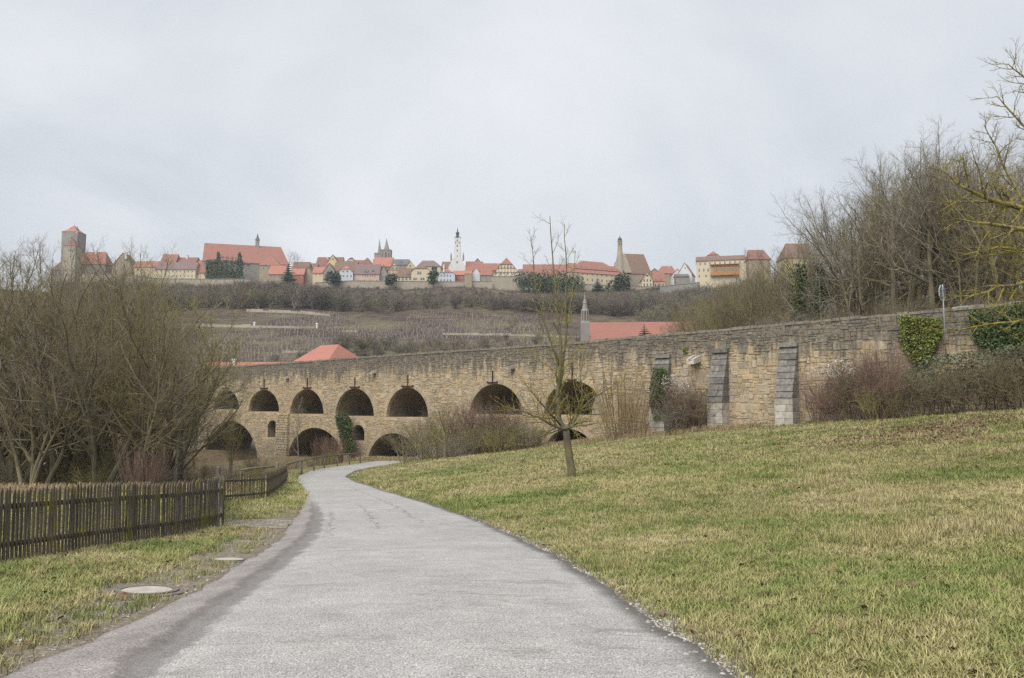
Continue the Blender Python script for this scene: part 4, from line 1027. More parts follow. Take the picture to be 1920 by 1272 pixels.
H('white-and-timber half-hipped gable among the roofs', 649, 667, 500, 491, 481, 466, 'front', 'white', 'darkred', 10, 8, 0, cut=.6, wins=[(490, 657, 662, 2, 3, 3)])
H('low dark red roofs between two gables', 664, 682, 500, 495, 488, 468, 'side', 'white', 'darkred', 8)
H('steep dark red pyramid roof in front of the twin spires', 674, 700, 502, 497, 481.5, 464, 'front', 'tan', 'darkred', 12, 9, 9)
H('red-orange roof below the twin church spires', 699, 735, 505, 499, 483, 460, 'side', 'tan', 'orange', 12, 0, 0, chim=[(697, 487, 494, 2)])
H('tan timbered gable house below the spires', 727, 751, 524, 506, 492, 440, 'front', 'timber', 'brown', 10, wins=[(503, 735, 743, 2, 3, 3)], timber=True)
H('dark slate-roofed house with white dormer right of the spires', 734, 765, 506, 496, 486.5, 458, 'side', 'grey', 'slate', 10, dorm=[(750, 491, 8, 4)], wins=[(500, 745, 762, 4, 2.4, 4)])
H('yellow gable with tall window between slate roof and hipped villa', 760, 779, 512, 501, 489.5, 450, 'front', 'yellow', 'mauve', 9, wins=[(499, 769, 769, 1, 4, 5)])
H('cream villa with broad mauve hipped roof', 782, 826, 512, 499, 489, 452, 'side', 'cream', 'mauve', 12, 8, 14, wins=[(503.5, 812, 818, 2, 4, 5), (503, 793, 800, 2, 3, 4)], chim=[(794, 491, 497, 3)])
H('cream half-hipped house with wide windows on the town wall', 771, 807, 529, 508, 494, 433, 'front', 'cream', 'brown', 10, 14, 0, cut=.35, wins=[(512, 786, 786, 1, 9, 6), (523, 778, 778, 1, 8, 5), (523, 792, 792, 1, 9, 5)])
H('low cream wing with brown roof left of the half-hipped house', 742, 772, 529, 518, 503, 434, 'side', 'cream', 'brown', 8, 5, 0, dorm=[(766, 513, 7, 5)], wins=[(523, 748, 769, 4, 4, 6)])
H('blue-white house with red half-hipped roof on the wall', 821, 853, 530, 514, 501, 432, 'front', 'blue', 'orange', 9, 14, 0, cut=.30, wins=[(517, 827, 844, 4, 2.4, 4), (526, 827, 845, 4, 2.8, 4.5)], chim=[(832, 497, 506, 2.8)])
H('brown roof left of the white town hall tower', 828, 849, 508, 502, 491, 462, 'side', 'tan', 'brown', 10)
H('dark red roof right of the white town hall tower', 873, 911, 514, 507, 490.5, 452, 'side', 'tan', 'red', 12, 0, 6)
H('small dark pointed gable behind the red roofs', 888, 903, 500, 493, 484.5, 466, 'front', 'grey', 'slate', 9)
H('low red-walled shed with orange roof on the wall', 849, 884, 529, 515, 508, 436, 'side', 'redwall', 'orange', 7, wins=[(521, 866, 866, 1, 4, 4)])
H('small white gable amid the red roofs', 885, 900, 526, 511, 502, 440, 'front', 'white', 'red', 8)
H('grey wooden house with orange roof beside the timbered hall', 901, 922, 527, 515, 503, 437, 'side', 'grey', 'red', 8, wins=[(519, 911, 918, 2, 4, 5)])
H('long red roof adjoining the timbered hall', 908, 940, 512, 506, 494, 448, 'side', 'tan', 'red', 10, dorm=[(917, 503, 8, 4)], chim=[(934, 494, 501, 2.5)])
H('big half-timbered hall with red half-hipped roof', 923, 976, 519, 515, 481, 435, 'front', 'timber', 'red', 12, 12, 0, cut=.58, wins=[(501, 940, 958, 4, 3, 4), (512.5, 931, 966, 6, 3, 4)], timber=True, deep=9)
H('long plain red roof behind the ivy hedge', 981, 1063, 528, 518, 496, 446, 'side', 'tan', 'red', 11, 0, 0)
H('small red-roofed link right of the timbered hall', 972, 990, 524, 514, 505, 442, 'side', 'white', 'darkred', 8)
# yellow mansard building: lower slope + hipped top
yb = H('big cream mansard building with red roof and rows of dormers', 1066, 1182, 536, 513, 497, 438, 'side', 'cream', 'red', 16, 12, 12, rz=R(24), cut=0, cat='building', name='building',
       wins=[(515.5, 1072, 1176, 12, 3.4, 5), (526, 1072, 1176, 12, 3.2, 5)], dorm=[(1080 + i * 11, 503, 4.5, 5) for i in range(9)])
m = MB(); _w = 26; 
for p in roof_polys(10.5, 28, 7.2 + (P(0, 503, 438).z - P(0, 513, 438).z), 5.2, 7, 0, 7, 0, .3): m.slab([(b - 14, a + 8, z - .6) for a, b, z in p], .2)
m.build('upper_roof', RC['red'], yb)
ch = H('steep brown-roofed church nave behind the mansard building', 1166, 1222, 520, 512, 476.5, 462, 'side', 'stone', 'brown', 16, 0, 5, rz=R(10), cat='church', name='church')
H('cream gabled house with rows of small windows below the church', 1204, 1224, 542, 524, 510.5, 430, 'front', 'cream', 'brown', 9, wins=[(517, 1214, 1214, 1, 4, 3), (526, 1208, 1220, 3, 2.2, 4.4), (534, 1208, 1220, 3, 2.2, 4.4)], wk='d')
H('brown-roofed wing between cream gable and pink house', 1221, 1234, 538, 526, 511, 434, 'side', 'cream', 'brown', 8)
H('pink house with red roof at the end of the lane', 1226, 1247, 540, 526, 510, 431, 'side', 'pink', 'red', 8, 0, 0, wins=[(526, 1230, 1240, 2, 2.2, 4), (534.5, 1229, 1243, 3, 2.4, 4)], wk='d')
H('brown gable among the roofs right of the church', 1219, 1236, 514, 510, 503, 452, 'front', 'tan', 'brown', 9)
H('red-brown hipped roof with chimney right of the church', 1233, 1268, 524, 512, 499, 446, 'side', 'tan', 'red', 11, 12, 4, chim=[(1258, 497, 503, 3)])
H('small white gable with orange roof', 1261, 1280, 520, 513, 504, 440, 'front', 'white', 'orange', 8)
H('tall white gable with red roof running back', 1272, 1296, 524, 513, 492.5, 432, 'front', 'white', 'red', 12, wins=[(503, 1285, 1285, 1, 2, 2.6)], rz=R(-22))
H('low grey wing with flat roof under the white gable', 1268, 1292, 526, 518, 514, 428, 'side', 'grey', 'slate', 6)
yh = H('long weathered yellow house with orange wooden balcony', 1309, 1412, 532, 487, 480, 392, 'side', 'cream', 'brown', 11, 0, 0, rz=R(-14), wins=[(493, 1316, 1404, 11, 3, 5), (505, 1314, 1330, 3, 3, 6), (516, 1314, 1326, 2, 3, 5)], cat='house', deep=12)
m = MB(); mp_ = .262
for i in range(8): m.box(-7 + i * 1.9, -6.85 + i * 1.9, -1.6, -1.45, 4.2, 9.4)
m.box(-7.2, 6.6, -1.7, -.1, 4.0, 4.25); m.box(-7.2, 6.6, -1.68, -1.55, 4.3, 5.6); m.box(-7.2, 6.6, -1.66, -1.5, 7.4, 8.0); m.box(-7.4, 6.8, -1.9, -.05, 9.4, 9.6)
M['orange_wood'] = plain('orange_wood', (.42, .20, .075), (.34, .16, .06), 1); m.build('balcony', M['orange_wood'], yh)
H('red half-hipped house above the yellow house', 1320, 1354, 492, 486, 469.5, 408, 'front', 'pink', 'red', 12, 9, 0, cut=.5, wins=[(481, 1332, 1340, 2, 3, 3)], rz=R(-20))
H('brown roof with chimney half hidden by bare trees', 1404, 1445, 500, 485, 469, 385, 'side', 'tan', 'darkred', 11, 6, 6, chim=[(1405, 469, 477, 3)])
H('yellow-gabled house with brown roof behind the slender trees', 1472, 1524, 505, 482, 457, 350, 'side', 'yellow', 'brown', 11, 10, 0, wins=[(488, 1508, 1518, 2, 3, 4)])

# towers
def tower(name, label, Y, parts, cat='tower'):
    """parts: (part name, material, list of (half width px, y px), cx px, sides); square when sides == 4"""
    base = P(parts[0][3], parts[0][2][0][1], Y); root = empty(name, base); tag(root, label, cat); mpp = Y / F
    for nm, mt, prof, cx, sides in parts:
        m = MB(); k = math.sqrt(2) if sides == 4 else 1.0; p2 = [(max(.02, w * mpp * k), P(cx, y, Y).z - base.z) for w, y in prof]
        m.lathe(p2, sides, (0, 0, 0)); a = math.pi / 4 if sides == 4 else 0
        m.v = [(x * math.cos(a) - y * math.sin(a) + (cx - parts[0][3]) * mpp, x * math.sin(a) + y * math.cos(a), z) for x, y, z in m.v]
        m.build(nm, mt, root)
    return root
def add_wins(root, Y, cx, lst, off, wk='d'):
    mpp = Y / F
    for x, y, w, h in lst:
        o = link(bpy.data.objects.new('window', win_mesh(wk)), root); o.location = ((x - cx) * mpp, -off * mpp - .03, P(x, y, Y).z - root.location.z); o.scale = (w * mpp, 1, h * mpp)
r = tower('castle_tower', 'tall square stone castle tower with red peaked roof', 458, [('wall', WC['grey'], [(14.6, 535), (15, 437.5)], 135, 4), ('roof', RC['orange'], [(15.6, 437.5), (11, 434.5), (7.0, 431), (3.2, 426), (.3, 423.5)], 135, 4), ('finial', M['iron'], [(.25, 424), (.12, 418)], 135, 6)])
add_wins(r, 458, 135, [(139, 449, 2, 3), (128, 470, 1.6, 3)], 15)
tower('roof_turret', 'tiny turret with dark pointed cap on the castle tower', 450, [('wall', WC['pink'], [(2.0, 438), (2.0, 431.5)], 144.8, 8), ('cap', RC['slate'], [(2.6, 432), (1.6, 429), (.8, 427.5), (.2, 424.5)], 144.8, 8)], 'turret')
r = tower('gate_tower', 'narrower square gate tower standing before the castle tower', 445, [('wall', WC['stone'], [(11.5, 545), (11.2, 462.5)], 133.4, 4), ('roof', RC['darkred'], [(12.0, 462.5), (7.5, 459), (3.2, 452), (.3, 446)], 133.4, 4)])
add_wins(r, 445, 133.4, [(135.5, 472, 1.6, 2.4), (135.5, 483, 1.8, 2.6), (139, 488, 1.6, 2.2)], 11.4)
tw = tower('church_spires', 'twin grey stone church towers with pierced spires', 478, [('tower_wall', WC['grey'], [(9.6, 505), (9.4, 470.5)], 724, 4), ('parapet', WC['grey'], [(9.9, 471.5), (9.9, 469.5)], 724, 4), ('spire', WC['grey'], [(5.2, 470), (4.8, 466), (2.4, 457), (.9, 451), (1.0, 450.3), (.2, 447)], 724.3, 8),
     ('tower_wall', WC['grey'], [(7.2, 505), (7.0, 476.5)], 709.5, 4), ('parapet', WC['grey'], [(7.4, 477.5), (7.4, 475.5)], 709.5, 4), ('spire', WC['grey'], [(3.6, 476), (2.9, 469), (1.5, 458), (.5, 451), (.15, 447.5)], 711, 8)], 'church')
add_wins(tw, 478, 724, [(724.5, 480, 2.4, 10), (718.5, 480, 1.2, 8), (730, 480, 1.2, 8)], 9.6)
tw = tower('town_hall', 'slender white town hall tower with dark lantern top', 455, [('shaft', WC['white'], [(6.4, 500), (6.0, 475), (5.2, 446.5)], 857.6, 4), ('gallery', RC['copper'], [(5.9, 447.5), (6.2, 445.5), (5.4, 444.6)], 857.6, 8), ('lantern', RC['copper'], [(3.0, 445), (2.6, 440.5), (3.4, 439), (3.2, 436.5), (1.8, 434.8), (.8, 433.5), (.9, 432.5), (.15, 427)], 857.6, 8)])
add_wins(tw, 455, 857.6, [(857.6, y, 1.6, 3) for y in (452, 462, 471, 482)] + [(854.5, 456, 1.2, 2.6), (860.8, 456, 1.2, 2.6)], 6.2)
m = MB(); mp_ = 455 / F; zz = lambda y: P(857, y, 455).z - tw.location.z
m.prism([(-17 * mp_, zz(512)), (17 * mp_, zz(512)), (16 * mp_, zz(502)), (6 * mp_, zz(483)), (-6 * mp_, zz(483)), (-16 * mp_, zz(502))], -2.2, 10); m.build('gable', WC['white'], tw)
o = link(bpy.data.objects.new('window', win_mesh('d')), tw); o.location = (0, -2.25, zz(493)); o.scale = (2 * mp_, 1, 4 * mp_)
for sx in (-1, 1):
    m = MB(); m.lathe([(.5, 0), (.45, 3), (.05, 5)], 6, (sx * 11.5 * mp_, -1.6, zz(490))); m.build('pinnacle', WC['grey'], tw)
tw = tower('church_tower', 'slim stone stair tower with dark onion cap beside the steep nave', 450, [('shaft', WC['stone'], [(6.5, 512), (5.6, 478), (4.6, 470), (4.3, 453.5)], 1162.8, 8), ('cornice', WC['grey'], [(4.9, 454), (4.9, 452.2)], 1162.8, 8), ('cap', RC['copper'], [(3.6, 452.5), (4.0, 449.5), (3.4, 447.3), (1.6, 445.8), (.8, 444.8), (.15, 441)], 1162.8, 8)])
add_wins(tw, 450, 1162.8, [(1161, 458, 1.6, 5), (1165, 458, 1.6, 5)], 4.5)
m = MB(); mp_ = 450 / F; zz = lambda y: P(1162, y, 450).z - tw.location.z
m.prism([(-9.5 * mp_, zz(512)), (22 * mp_, zz(512)), (9 * mp_, zz(476)), (5 * mp_, zz(476)), (-9.5 * mp_, zz(492))], -.8, 3.5); m.build('gable', WC['stone'], tw)

# walls at the edge of the hill
def wall_run(name, label, pts, Y, thick=1.2, mat='stone', cat='wall', crenel=False):
    """pts: (px, y top, y bottom) at distance Y"""
    c = P(pts[0][0], pts[0][2], Y); root = empty(name, c); tag(root, label, cat); m = MB()
    for (xa, ta, ba), (xb, tb, bb) in zip(pts[:-1], pts[1:]):
        A, B, A2, B2 = P(xa, ta, Y) - c, P(xb, tb, Y) - c, P(xa, ba, Y) - c, P(xb, bb, Y) - c; d = Vector((0, thick, 0))
        A2.z -= 3; B2.z -= 3
        m.add([A2, B2, B, A, A2 + d, B2 + d, B + d, A + d], [(0, 1, 2, 3), (7, 6, 5, 4), (3, 2, 6, 7), (0, 4, 5, 1), (0, 3, 7, 4), (1, 5, 6, 2)])
    m.build('wall', WC[mat], root)
    cp = MB()
    for (xa, ta, _), (xb, tb, _) in zip(pts[:-1], pts[1:]):
        A, B = P(xa, ta, Y) - c, P(xb, tb, Y) - c; cp.slab([A + Vector((0, -.15, .3)), B + Vector((0, -.15, .3)), B + Vector((0, thick + .15, .3)), A + Vector((0, thick + .15, .3))], .28)
    cp.build('coping', WC['grey'], root); return root
wall_run('town_wall', 'long pale town wall under the row of houses', [(590, 531, 545), (660, 527, 548), (760, 528, 549), (860, 529, 549), (923, 528, 549)], 428)
wall_run('town_wall', 'tall stone base wall below the half-timbered hall', [(921, 519.5, 549), (985, 519.5, 547)], 431, 6)
wall_run('wall_tower', 'square stone wall tower beside the red-walled shed', [(871, 514, 547), (884.5, 514, 547)], 426, 4, 'tan', 'tower')
wall_run('town_wall', 'terrace wall under the castle quarter', [(150, 512, 530), (250, 517, 531), (300, 523, 540), (392, 524, 541), (470, 524, 545)], 436)
wall_run('town_wall', 'stone foundation wall of the mansard building', [(1064, 533, 548), (1112, 534, 549), (1180, 538, 548), (1250, 538, 548)], 427)
wall_run('town_wall', 'grey retaining wall below the pink house and white gables', [(1238, 538, 556), (1275, 534, 560), (1312, 530, 560)], 388, 1.5, 'grey')
# buildings in the valley behind the bridge: only their roofs look over the parapet
H('long low orange roof with white chimney behind the far end of the bridge', 366, 545, 735, 712, 679, 148, 'side', 'white', 'orange', 9, 3, 3, chim=[(422, 673, 690, 8)], deep=5)
H('steep hipped orange roof looking over the bridge parapet', 512, 612, 740, 692, 648, 138, 'side', 'cream', 'orange', 13, 36, 36, rz=R(-36), deep=6, dorm=())
kap = H('valley church with long red roof behind the bridge', 1103, 1322, 700, 645, 604, 108, 'side', 'stone', 'red', 10, 2, 3, cat='church', name='church', deep=6, rz=R(-4))
tw = tower('bell_turret', 'slender pierced stone bell turret at the end of the valley church', 106, [('shaft', WC['grey'], [(8.5, 700), (8.2, 606), (7.2, 603)], 1097.5, 4), ('cornice', WC['grey'], [(8.0, 604), (8.0, 602)], 1097.5, 8), ('cap', WC['grey'], [(7.0, 585), (7.4, 583), (5.4, 580), (3.6, 570), (4.2, 569), (1.5, 560), (1.9, 558.5), (.5, 553), (.9, 551.5), (.2, 548)], 1097.5, 8)], 'church')
m = MB(); mp_ = 106 / F; zz = lambda y: P(1097, y, 106).z - tw.location.z
for k in range(8):
    a = math.pi / 8 + k * math.pi / 4; m.tube([Vector((6.2 * mp_ * math.cos(a), 6.2 * mp_ * math.sin(a), zz(603))), Vector((5.9 * mp_ * math.cos(a), 5.9 * mp_ * math.sin(a), zz(584)))], [.13, .12], 6)
m.lathe([(3.4 * mp_, zz(603)), (3.0 * mp_, zz(584))], 8); m.build('open_belfry', WC['grey'], tw)
# gable of a stone hut among the trees above the ramp
H('rough stone hut with pale roof among the trees above the ramp', 1832, 1886, 600, 572, 528, 62, 'side', 'tan', 'mauve', 5, 0, 0, rz=R(35), deep=3, wins=[(580, 1858, 1858, 1, 8, 12)])
# ------------------------------------------------------------------ scattered masses (grass, gravel, far wood)
def scatter(name, label, pts, rot, scl, pick, protos, mat=None):
    """one object whose points carry copies of a few small meshes"""
    me = bpy.data.meshes.new(name); me.vertices.add(len(pts)); me.vertices.foreach_set('co', np.asarray(pts, np.float32).ravel())
    for nm, ty, arr, key in (('rot', 'FLOAT_VECTOR', rot, 'vector'), ('scl', 'FLOAT_VECTOR', scl, 'vector'), ('pick', 'INT', pick, 'value')):
        a = me.attributes.new(nm, ty, 'POINT'); a.data.foreach_set(key, np.asarray(arr, np.int32 if ty == 'INT' else np.float32).ravel())
    ob = link(bpy.data.objects.new(name, me)); tag(ob, label, kind='stuff')
    ng = bpy.data.node_groups.new(name + '_spread', 'GeometryNodeTree')
    ng.interface.new_socket('Geometry', in_out='INPUT', socket_type='NodeSocketGeometry'); ng.interface.new_socket('Geometry', in_out='OUTPUT', socket_type='NodeSocketGeometry')
    n, l = ng.nodes, ng.links; gi, go = n.new('NodeGroupInput'), n.new('NodeGroupOutput')
    g2i = n.new('GeometryNodeGeometryToInstance')
    for i, p in enumerate(protos):
        po = bpy.data.objects.new(name + '_piece', p); oi = n.new('GeometryNodeObjectInfo'); oi.inputs['Object'].default_value = po; oi.inputs['As Instance'].default_value = False
        l.new(oi.outputs['Geometry'], g2i.inputs[0]) if len(protos) == 1 else None
        if len(protos) > 1:
            gg = n.new('GeometryNodeGeometryToInstance'); l.new(oi.outputs['Geometry'], gg.inputs[0]); protos[i] = gg
    if len(protos) > 1:
        j = n.new('GeometryNodeJoinGeometry')
        for gg in protos: l.new(gg.outputs[0], j.inputs[0])
        src = j.outputs[0]
    else: src = g2i.outputs[0]
    iop = n.new('GeometryNodeInstanceOnPoints'); l.new(gi.outputs[0], iop.inputs['Points']); l.new(src, iop.inputs['Instance']); iop.inputs['Pick Instance'].default_value = True
    for nm, ty, sock in (('pick', 'INT', 'Instance Index'), ('rot', 'FLOAT_VECTOR', 'Rotation'), ('scl', 'FLOAT_VECTOR', 'Scale')):
        na = n.new('GeometryNodeInputNamedAttribute'); na.data_type = ty; na.inputs['Name'].default_value = nm; l.new(na.outputs['Attribute'], iop.inputs[sock])
    l.new(iop.outputs[0], go.inputs[0])
    md = ob.modifiers.new('spread', 'NODES'); md.node_group = ng
    return ob
rs = np.random.RandomState(5)
# grass blades in short tufts
def blade_mat():
    t = NT('grass_blades'); v = t.pos(); c = grass_patches(t, v)
    c = t.mix(1., c, t.ramp(t.n.new('ShaderNodeNewGeometry').outputs['Random Per Island'], [(0, .62), (.6, 1.05), (1, 1.65)]), 'MULTIPLY')
    t.b.inputs['Specular IOR Level'].default_value = .2; return t.done(c, .8)
M['blade'] = blade_mat()
def tuft(seed, n, h, rad, lean):
    r = random.Random(seed); m = MB()
    for _ in range(n):
        a, q = r.uniform(0, 6.28), rad * math.sqrt(r.random()); x, y = q * math.cos(a), q * math.sin(a); b = r.uniform(0, 6.28); w = r.uniform(.0022, .0042); hh = h * r.uniform(.5, 1.2); L = lean * r.uniform(.3, 1.3) * hh
        dx, dy = math.cos(b), math.sin(b); px_, py_ = -dy * w, dx * w
        m.add([(x - px_, y - py_, -.01), (x + px_, y + py_, -.01), (x + dx * L * .4 + px_ * .8, y + dy * L * .4 + py_ * .8, hh * .6), (x + dx * L * .4 - px_ * .8, y + dy * L * .4 - py_ * .8, hh * .6), (x + dx * L, y + dy * L, hh * .92)], [(0, 1, 2, 3), (3, 2, 4)])
    return m.mesh('tuft', M['blade'])
def lawn_points(n, y0, y1, side):
    u = rs.rand(n); Y = y0 * (y1 / y0) ** u                   # density falls off with distance
    if side > 0:
        lo = road_x(Y) + road_h(Y) + .10 + np.abs(rs.randn(n)) * .30 * np.clip(18 / Y, .3, 1); hi = np.maximum(.72 * Y + 4, lo + 1)
    else:
        hi = road_x(Y) - road_h(Y) - shoulder(Y) - .06 - np.abs(rs.randn(n)) * .25 * (Y < 24); lo = np.minimum(-.72 * Y - 4, hi - 1)
    X = lo + (hi - lo) * rs.rand(n); t, s = to_b(X, Y); ok = (s < -1.3)
    if side < 0: ok &= ~((Y > 41) & (X < road_x(Y) - 4.0))
    ok &= ~((np.abs(X - cx + .55) < 1.2) & (np.abs(Y - cy) < 1.0) & (rs.rand(n) > .12))
    for hp in COVERS: ok &= np.hypot(X - hp[0], Y - hp[1]) > .5
    ok &= ~((np.exp(-(((X - lp.x * Y / lp.y) / 4.2) ** 2 + ((Y - lp.y) / 8.0) ** 2)) > rs.rand(n) * 1.25))
    if side < 0: ok &= (hi - X > .7) | (rs.rand(n) < .25) | (Y > 24)
    return X[ok], Y[ok]
parts_ = [lawn_points(52000, 2.6, 12, 1), lawn_points(36000, 12, 34, 1), lawn_points(15000, 34, 72, 1), lawn_points(24000, 4.5, 20, -1), lawn_points(14000, 20, 58, -1)]
gx, gy = np.concatenate([p[0] for p in parts_]), np.concatenate([p[1] for p in parts_]); gz = ground(gx, gy)
far_k = np.clip(gy / 14, 1, 3.0)
tall = 1 + 1.4 * (vnoise(gx, gy, 1.1, 31) > .75) * rs.rand(len(gx))
sc = (rs.uniform(.7, 1.25, len(gx)))[:, None] * np.stack([far_k, far_k, np.minimum(far_k, 1.7) * tall], -1)
scatter('grass', 'short winter lawn grass of mixed straw and green blades', np.stack([gx, gy, gz], -1), np.stack([rs.uniform(-.15, .15, len(gx)), rs.uniform(-.15, .15, len(gx)), rs.uniform(0, 6.28, len(gx))], -1), sc,
        rs.randint(0, 4, len(gx)), [tuft(1, 22, .048, .085, .9), tuft(2, 20, .060, .10, 1.3), tuft(3, 26, .036, .09, 1.6), tuft(4, 16, .075, .075, .8)])
# dry fringe grass along hedges, bank and wall foot
M['dry'] = leaf_mat('dry_grass', (.22, .165, .085), (.33, .26, .15), (.16, .15, .06))
def dry_tuft(seed):
    r = random.Random(seed); m = MB()
    for _ in range(26):
        b = r.uniform(0, 6.28); h = r.uniform(.2, .55); L = h * r.uniform(.2, .9); w = .006; dx, dy = math.cos(b), math.sin(b); x, y = r.gauss(0, .09), r.gauss(0, .09)
        m.add([(x - dy * w, y + dx * w, -.02), (x + dy * w, y - dx * w, -.02), (x + dx * L * .4 + dy * w, y + dy * L * .4 - dx * w, h * .65), (x + dx * L * .4 - dy * w, y + dy * L * .4 + dx * w, h * .65), (x + dx * L, y + dy * L, h * .85)], [(0, 1, 2, 3), (3, 2, 4)])
    return m.mesh('dry_tuft', M['dry'])
n = 2600; tt = rs.uniform(T0 + 20, on_face(700, 800)[0], n); ss = -1.0 - np.abs(rs.randn(n)) * 1.1
fx, fy = BA[0] + tt * BU[0] + ss * BN[0], BA[1] + tt * BU[1] + ss * BN[1]
n2 = 4200; Y2 = rs.uniform(37, 66, n2); X2 = -(rs.uniform(.24, .75, n2)) * Y2; ok = X2 < road_x(Y2) - 4.5
fx, fy = np.concatenate([fx, X2[ok]]), np.concatenate([fy, Y2[ok]])
scatter('dry_grass', 'pale dry grass along the bank edge and wall foot', np.stack([fx, fy, ground(fx, fy)], -1), np.stack([fx * 0, fx * 0, rs.uniform(0, 6.28, len(fx))], -1), rs.uniform(.5, 1.15, len(fx))[:, None] * np.ones(3), rs.randint(0, 2, len(fx)), [dry_tuft(1), dry_tuft(2)])
# gravel along the lane edges
M['gravel'] = plain('gravel_stone', (.42, .40, .365), (.25, .235, .21), 30, .9, 0, .4)
def pebble(seed):
    r = random.Random(seed); m = MB(); n = 7
    m.lathe([(.35, -.3), (.5 * r.uniform(.8, 1.1), 0), (.38, .28), (.15, .36)], n); m.v = [(x * r.uniform(.8, 1.2), y * r.uniform(.6, 1.1), z * r.uniform(.5, 1)) for x, y, z in m.v]; return m.mesh('pebble', M['gravel'])
n = 21000; Y = 2.5 * (30 / 2.5) ** rs.rand(n); X = road_x(Y) + road_h(Y) + .15 + rs.randn(n) * .17 + .12 * (vnoise(Y, Y, .9, 3) > .1) * rs.rand(n) * 3
keep = rs.rand(n) < np.clip(.9 - (Y - 8) / 30, .15, .9) * (.25 + .75 * (vnoise(Y, Y * 0, 1.2, 9) > -.2)); X, Y = X[keep], Y[keep]
n = 900; Y3 = 4.5 * (16 / 4.5) ** rs.rand(n); X3 = road_x(Y3) - road_h(Y3) - shoulder(Y3) - .05 - np.abs(rs.randn(n)) * .4
X, Y = np.concatenate([X, X3]), np.concatenate([Y, Y3]); sz_ = np.abs(rs.lognormal(math.log(.011), .6, len(X))).clip(.004, .06)
scatter('gravel', 'loose pale gravel along both edges of the lane', np.stack([X, Y, np.maximum(ground(X, Y), road_z(Y) * (np.abs(X - road_x(Y)) < road_h(Y)) - 9 * (np.abs(X - road_x(Y)) >= road_h(Y))) + .006], -1), rs.uniform(0, 6.28, (len(X), 3)) * np.array([.06, .06, 1]), sz_[:, None] * np.ones(3), rs.randint(0, 3, len(X)), [pebble(1), pebble(2), pebble(3)])
# fallen leaves
M['leaf'] = leaf_mat('fallen_leaves', (.105, .064, .034), (.160, .098, .052), (.21, .125, .06), 8)
lf = MB()
for k in range(6):
    a, b = k / 6 * 6.28, (k + 1) / 6 * 6.28; e = (1.0, .7, .9, .75, 1.1, .65)
    lf.add([(0, 0, .02), (.5 * e[k] * math.cos(a), .5 * e[k] * math.sin(a), .10 * (k % 2)), (.5 * e[(k + 1) % 6] * math.cos(b), .5 * e[(k + 1) % 6] * math.sin(b), .10 * ((k + 1) % 2))], [(0, 1, 2)])
n = 15000; Y = np.abs(lp.y + rs.randn(n) * 6.0); X = (lp.x + rs.randn(n) * 3.6) * Y / lp.y; n = 420; Y2 = 4 * (40 / 4) ** rs.rand(n); X2 = road_x(Y2) + road_h(Y2) + rs.rand(n) * .6 * Y2
n = 500; Y4 = rs.uniform(36, 45, n); X4 = -rs.uniform(.26, .7, n) * Y4; n = 90; Y5 = 5 * 4 ** rs.rand(n); X5 = road_x(Y5) - road_h(Y5) - 1 - rs.rand(n) * 3
X, Y = np.concatenate([X, X2, X4, X5]), np.concatenate([Y, Y2, Y4, Y5]); k = (X > road_x(Y) + 2) | (X < road_x(Y) - 2.6); X, Y = X[k], Y[k]; to_, so_ = to_b(X, Y); k = so_ < -.8; X, Y = X[k], Y[k]
scatter('fallen_leaves', 'brown fallen leaves scattered over the lawn and bank', np.stack([X, Y, ground(X, Y) + .045], -1), rs.randn(len(X), 3) * np.array([.35, .35, 3]), rs.uniform(.05, .12, len(X))[:, None] * np.ones(3), rs.randint(0, 1, len(X)), [lf.mesh('leaf', M['leaf'])])

# ------------------------------------------------------------------ hillside: wood below the walls, vines, terrace walls
LOW = [lv(0, 4, 3, .08, .05, 8, .22, 46, .60, .55, tip=.25), lv(0, 3, 3, .14, .08, 6, .2, 44, .52, .6, rmin=.06), lv(0, 3, 3, .18, .06, 5, .15, 42, .55, .7, rmin=.045), lv(0, 2, 3, .2, .04, 0, 0, 0, 0, 0, rmin=.034)]
def low_tree(seed, mat, stems=3, spread=.4):
    r = random.Random(seed); b = [MB(), MB()]
    for k in range(stems):
        a = GA * k; grow(b, r, Vector((0, 0, -.1)), (Vector((0, 0, 1)) + Vector((math.cos(a), math.sin(a), 0)) * spread * r.uniform(.5, 1)).normalized(), r.uniform(.7, .95) * 8, .16, 0, LOW)
    m = b[0]; k = 8 / max(v[2] for v in m.v); m.v = [(x * k, y * k, z * k) for x, y, z in m.v]; return m.mesh('far_tree', mat)
FT = {'a': bark_mat('far_twigs_brown', (.130, .108, .085), (.215, .183, .146)), 'b': bark_mat('far_twigs_olive', (.140, .128, .080), (.215, .196, .120)), 'c': bark_mat('far_twigs_violet', (.120, .092, .080), (.190, .152, .135)), 'd': bark_mat('far_twigs_dark', (.060, .058, .045), (.10, .095, .07))}
n = 2300; px = rs.uniform(100, 1300, n); Y = rs.uniform(328, 428, n); X = (px - 960) / F * Y
lowlim = np.interp(px, [120, 400, 700, 900, 1300], [325, 345, 342, 350, 330]); k = Y > lowlim; X, Y, px = X[k], Y[k], px[k]
gz0 = ground(X, Y); lim = np.interp(px, [120, 400, 450, 600, 655, 690, 1000, 1060, 1250, 1300], [522, 532, 524, 532, 545, 549, 549, 546, 546, 540]) + np.abs(rs.randn(len(X))) * 5
hs = np.minimum(rs.uniform(.8, 1.5, len(X)), np.array([max(1.6, P(a, b, c).z - g) for a, b, c, g in zip(px, lim, Y, gz0)]) / 8.0)
n = 620; p2_ = rs.uniform(1225, 1570, n); Y2 = rs.uniform(190, 385, n); X2 = (p2_ - 960) / F * Y2; g2_ = ground(X2, Y2)
l2 = np.interp(p2_, [1225, 1300, 1340, 1420, 1480, 1570], [550, 535, 524, 502, 478, 440]) + np.abs(rs.randn(n)) * 9
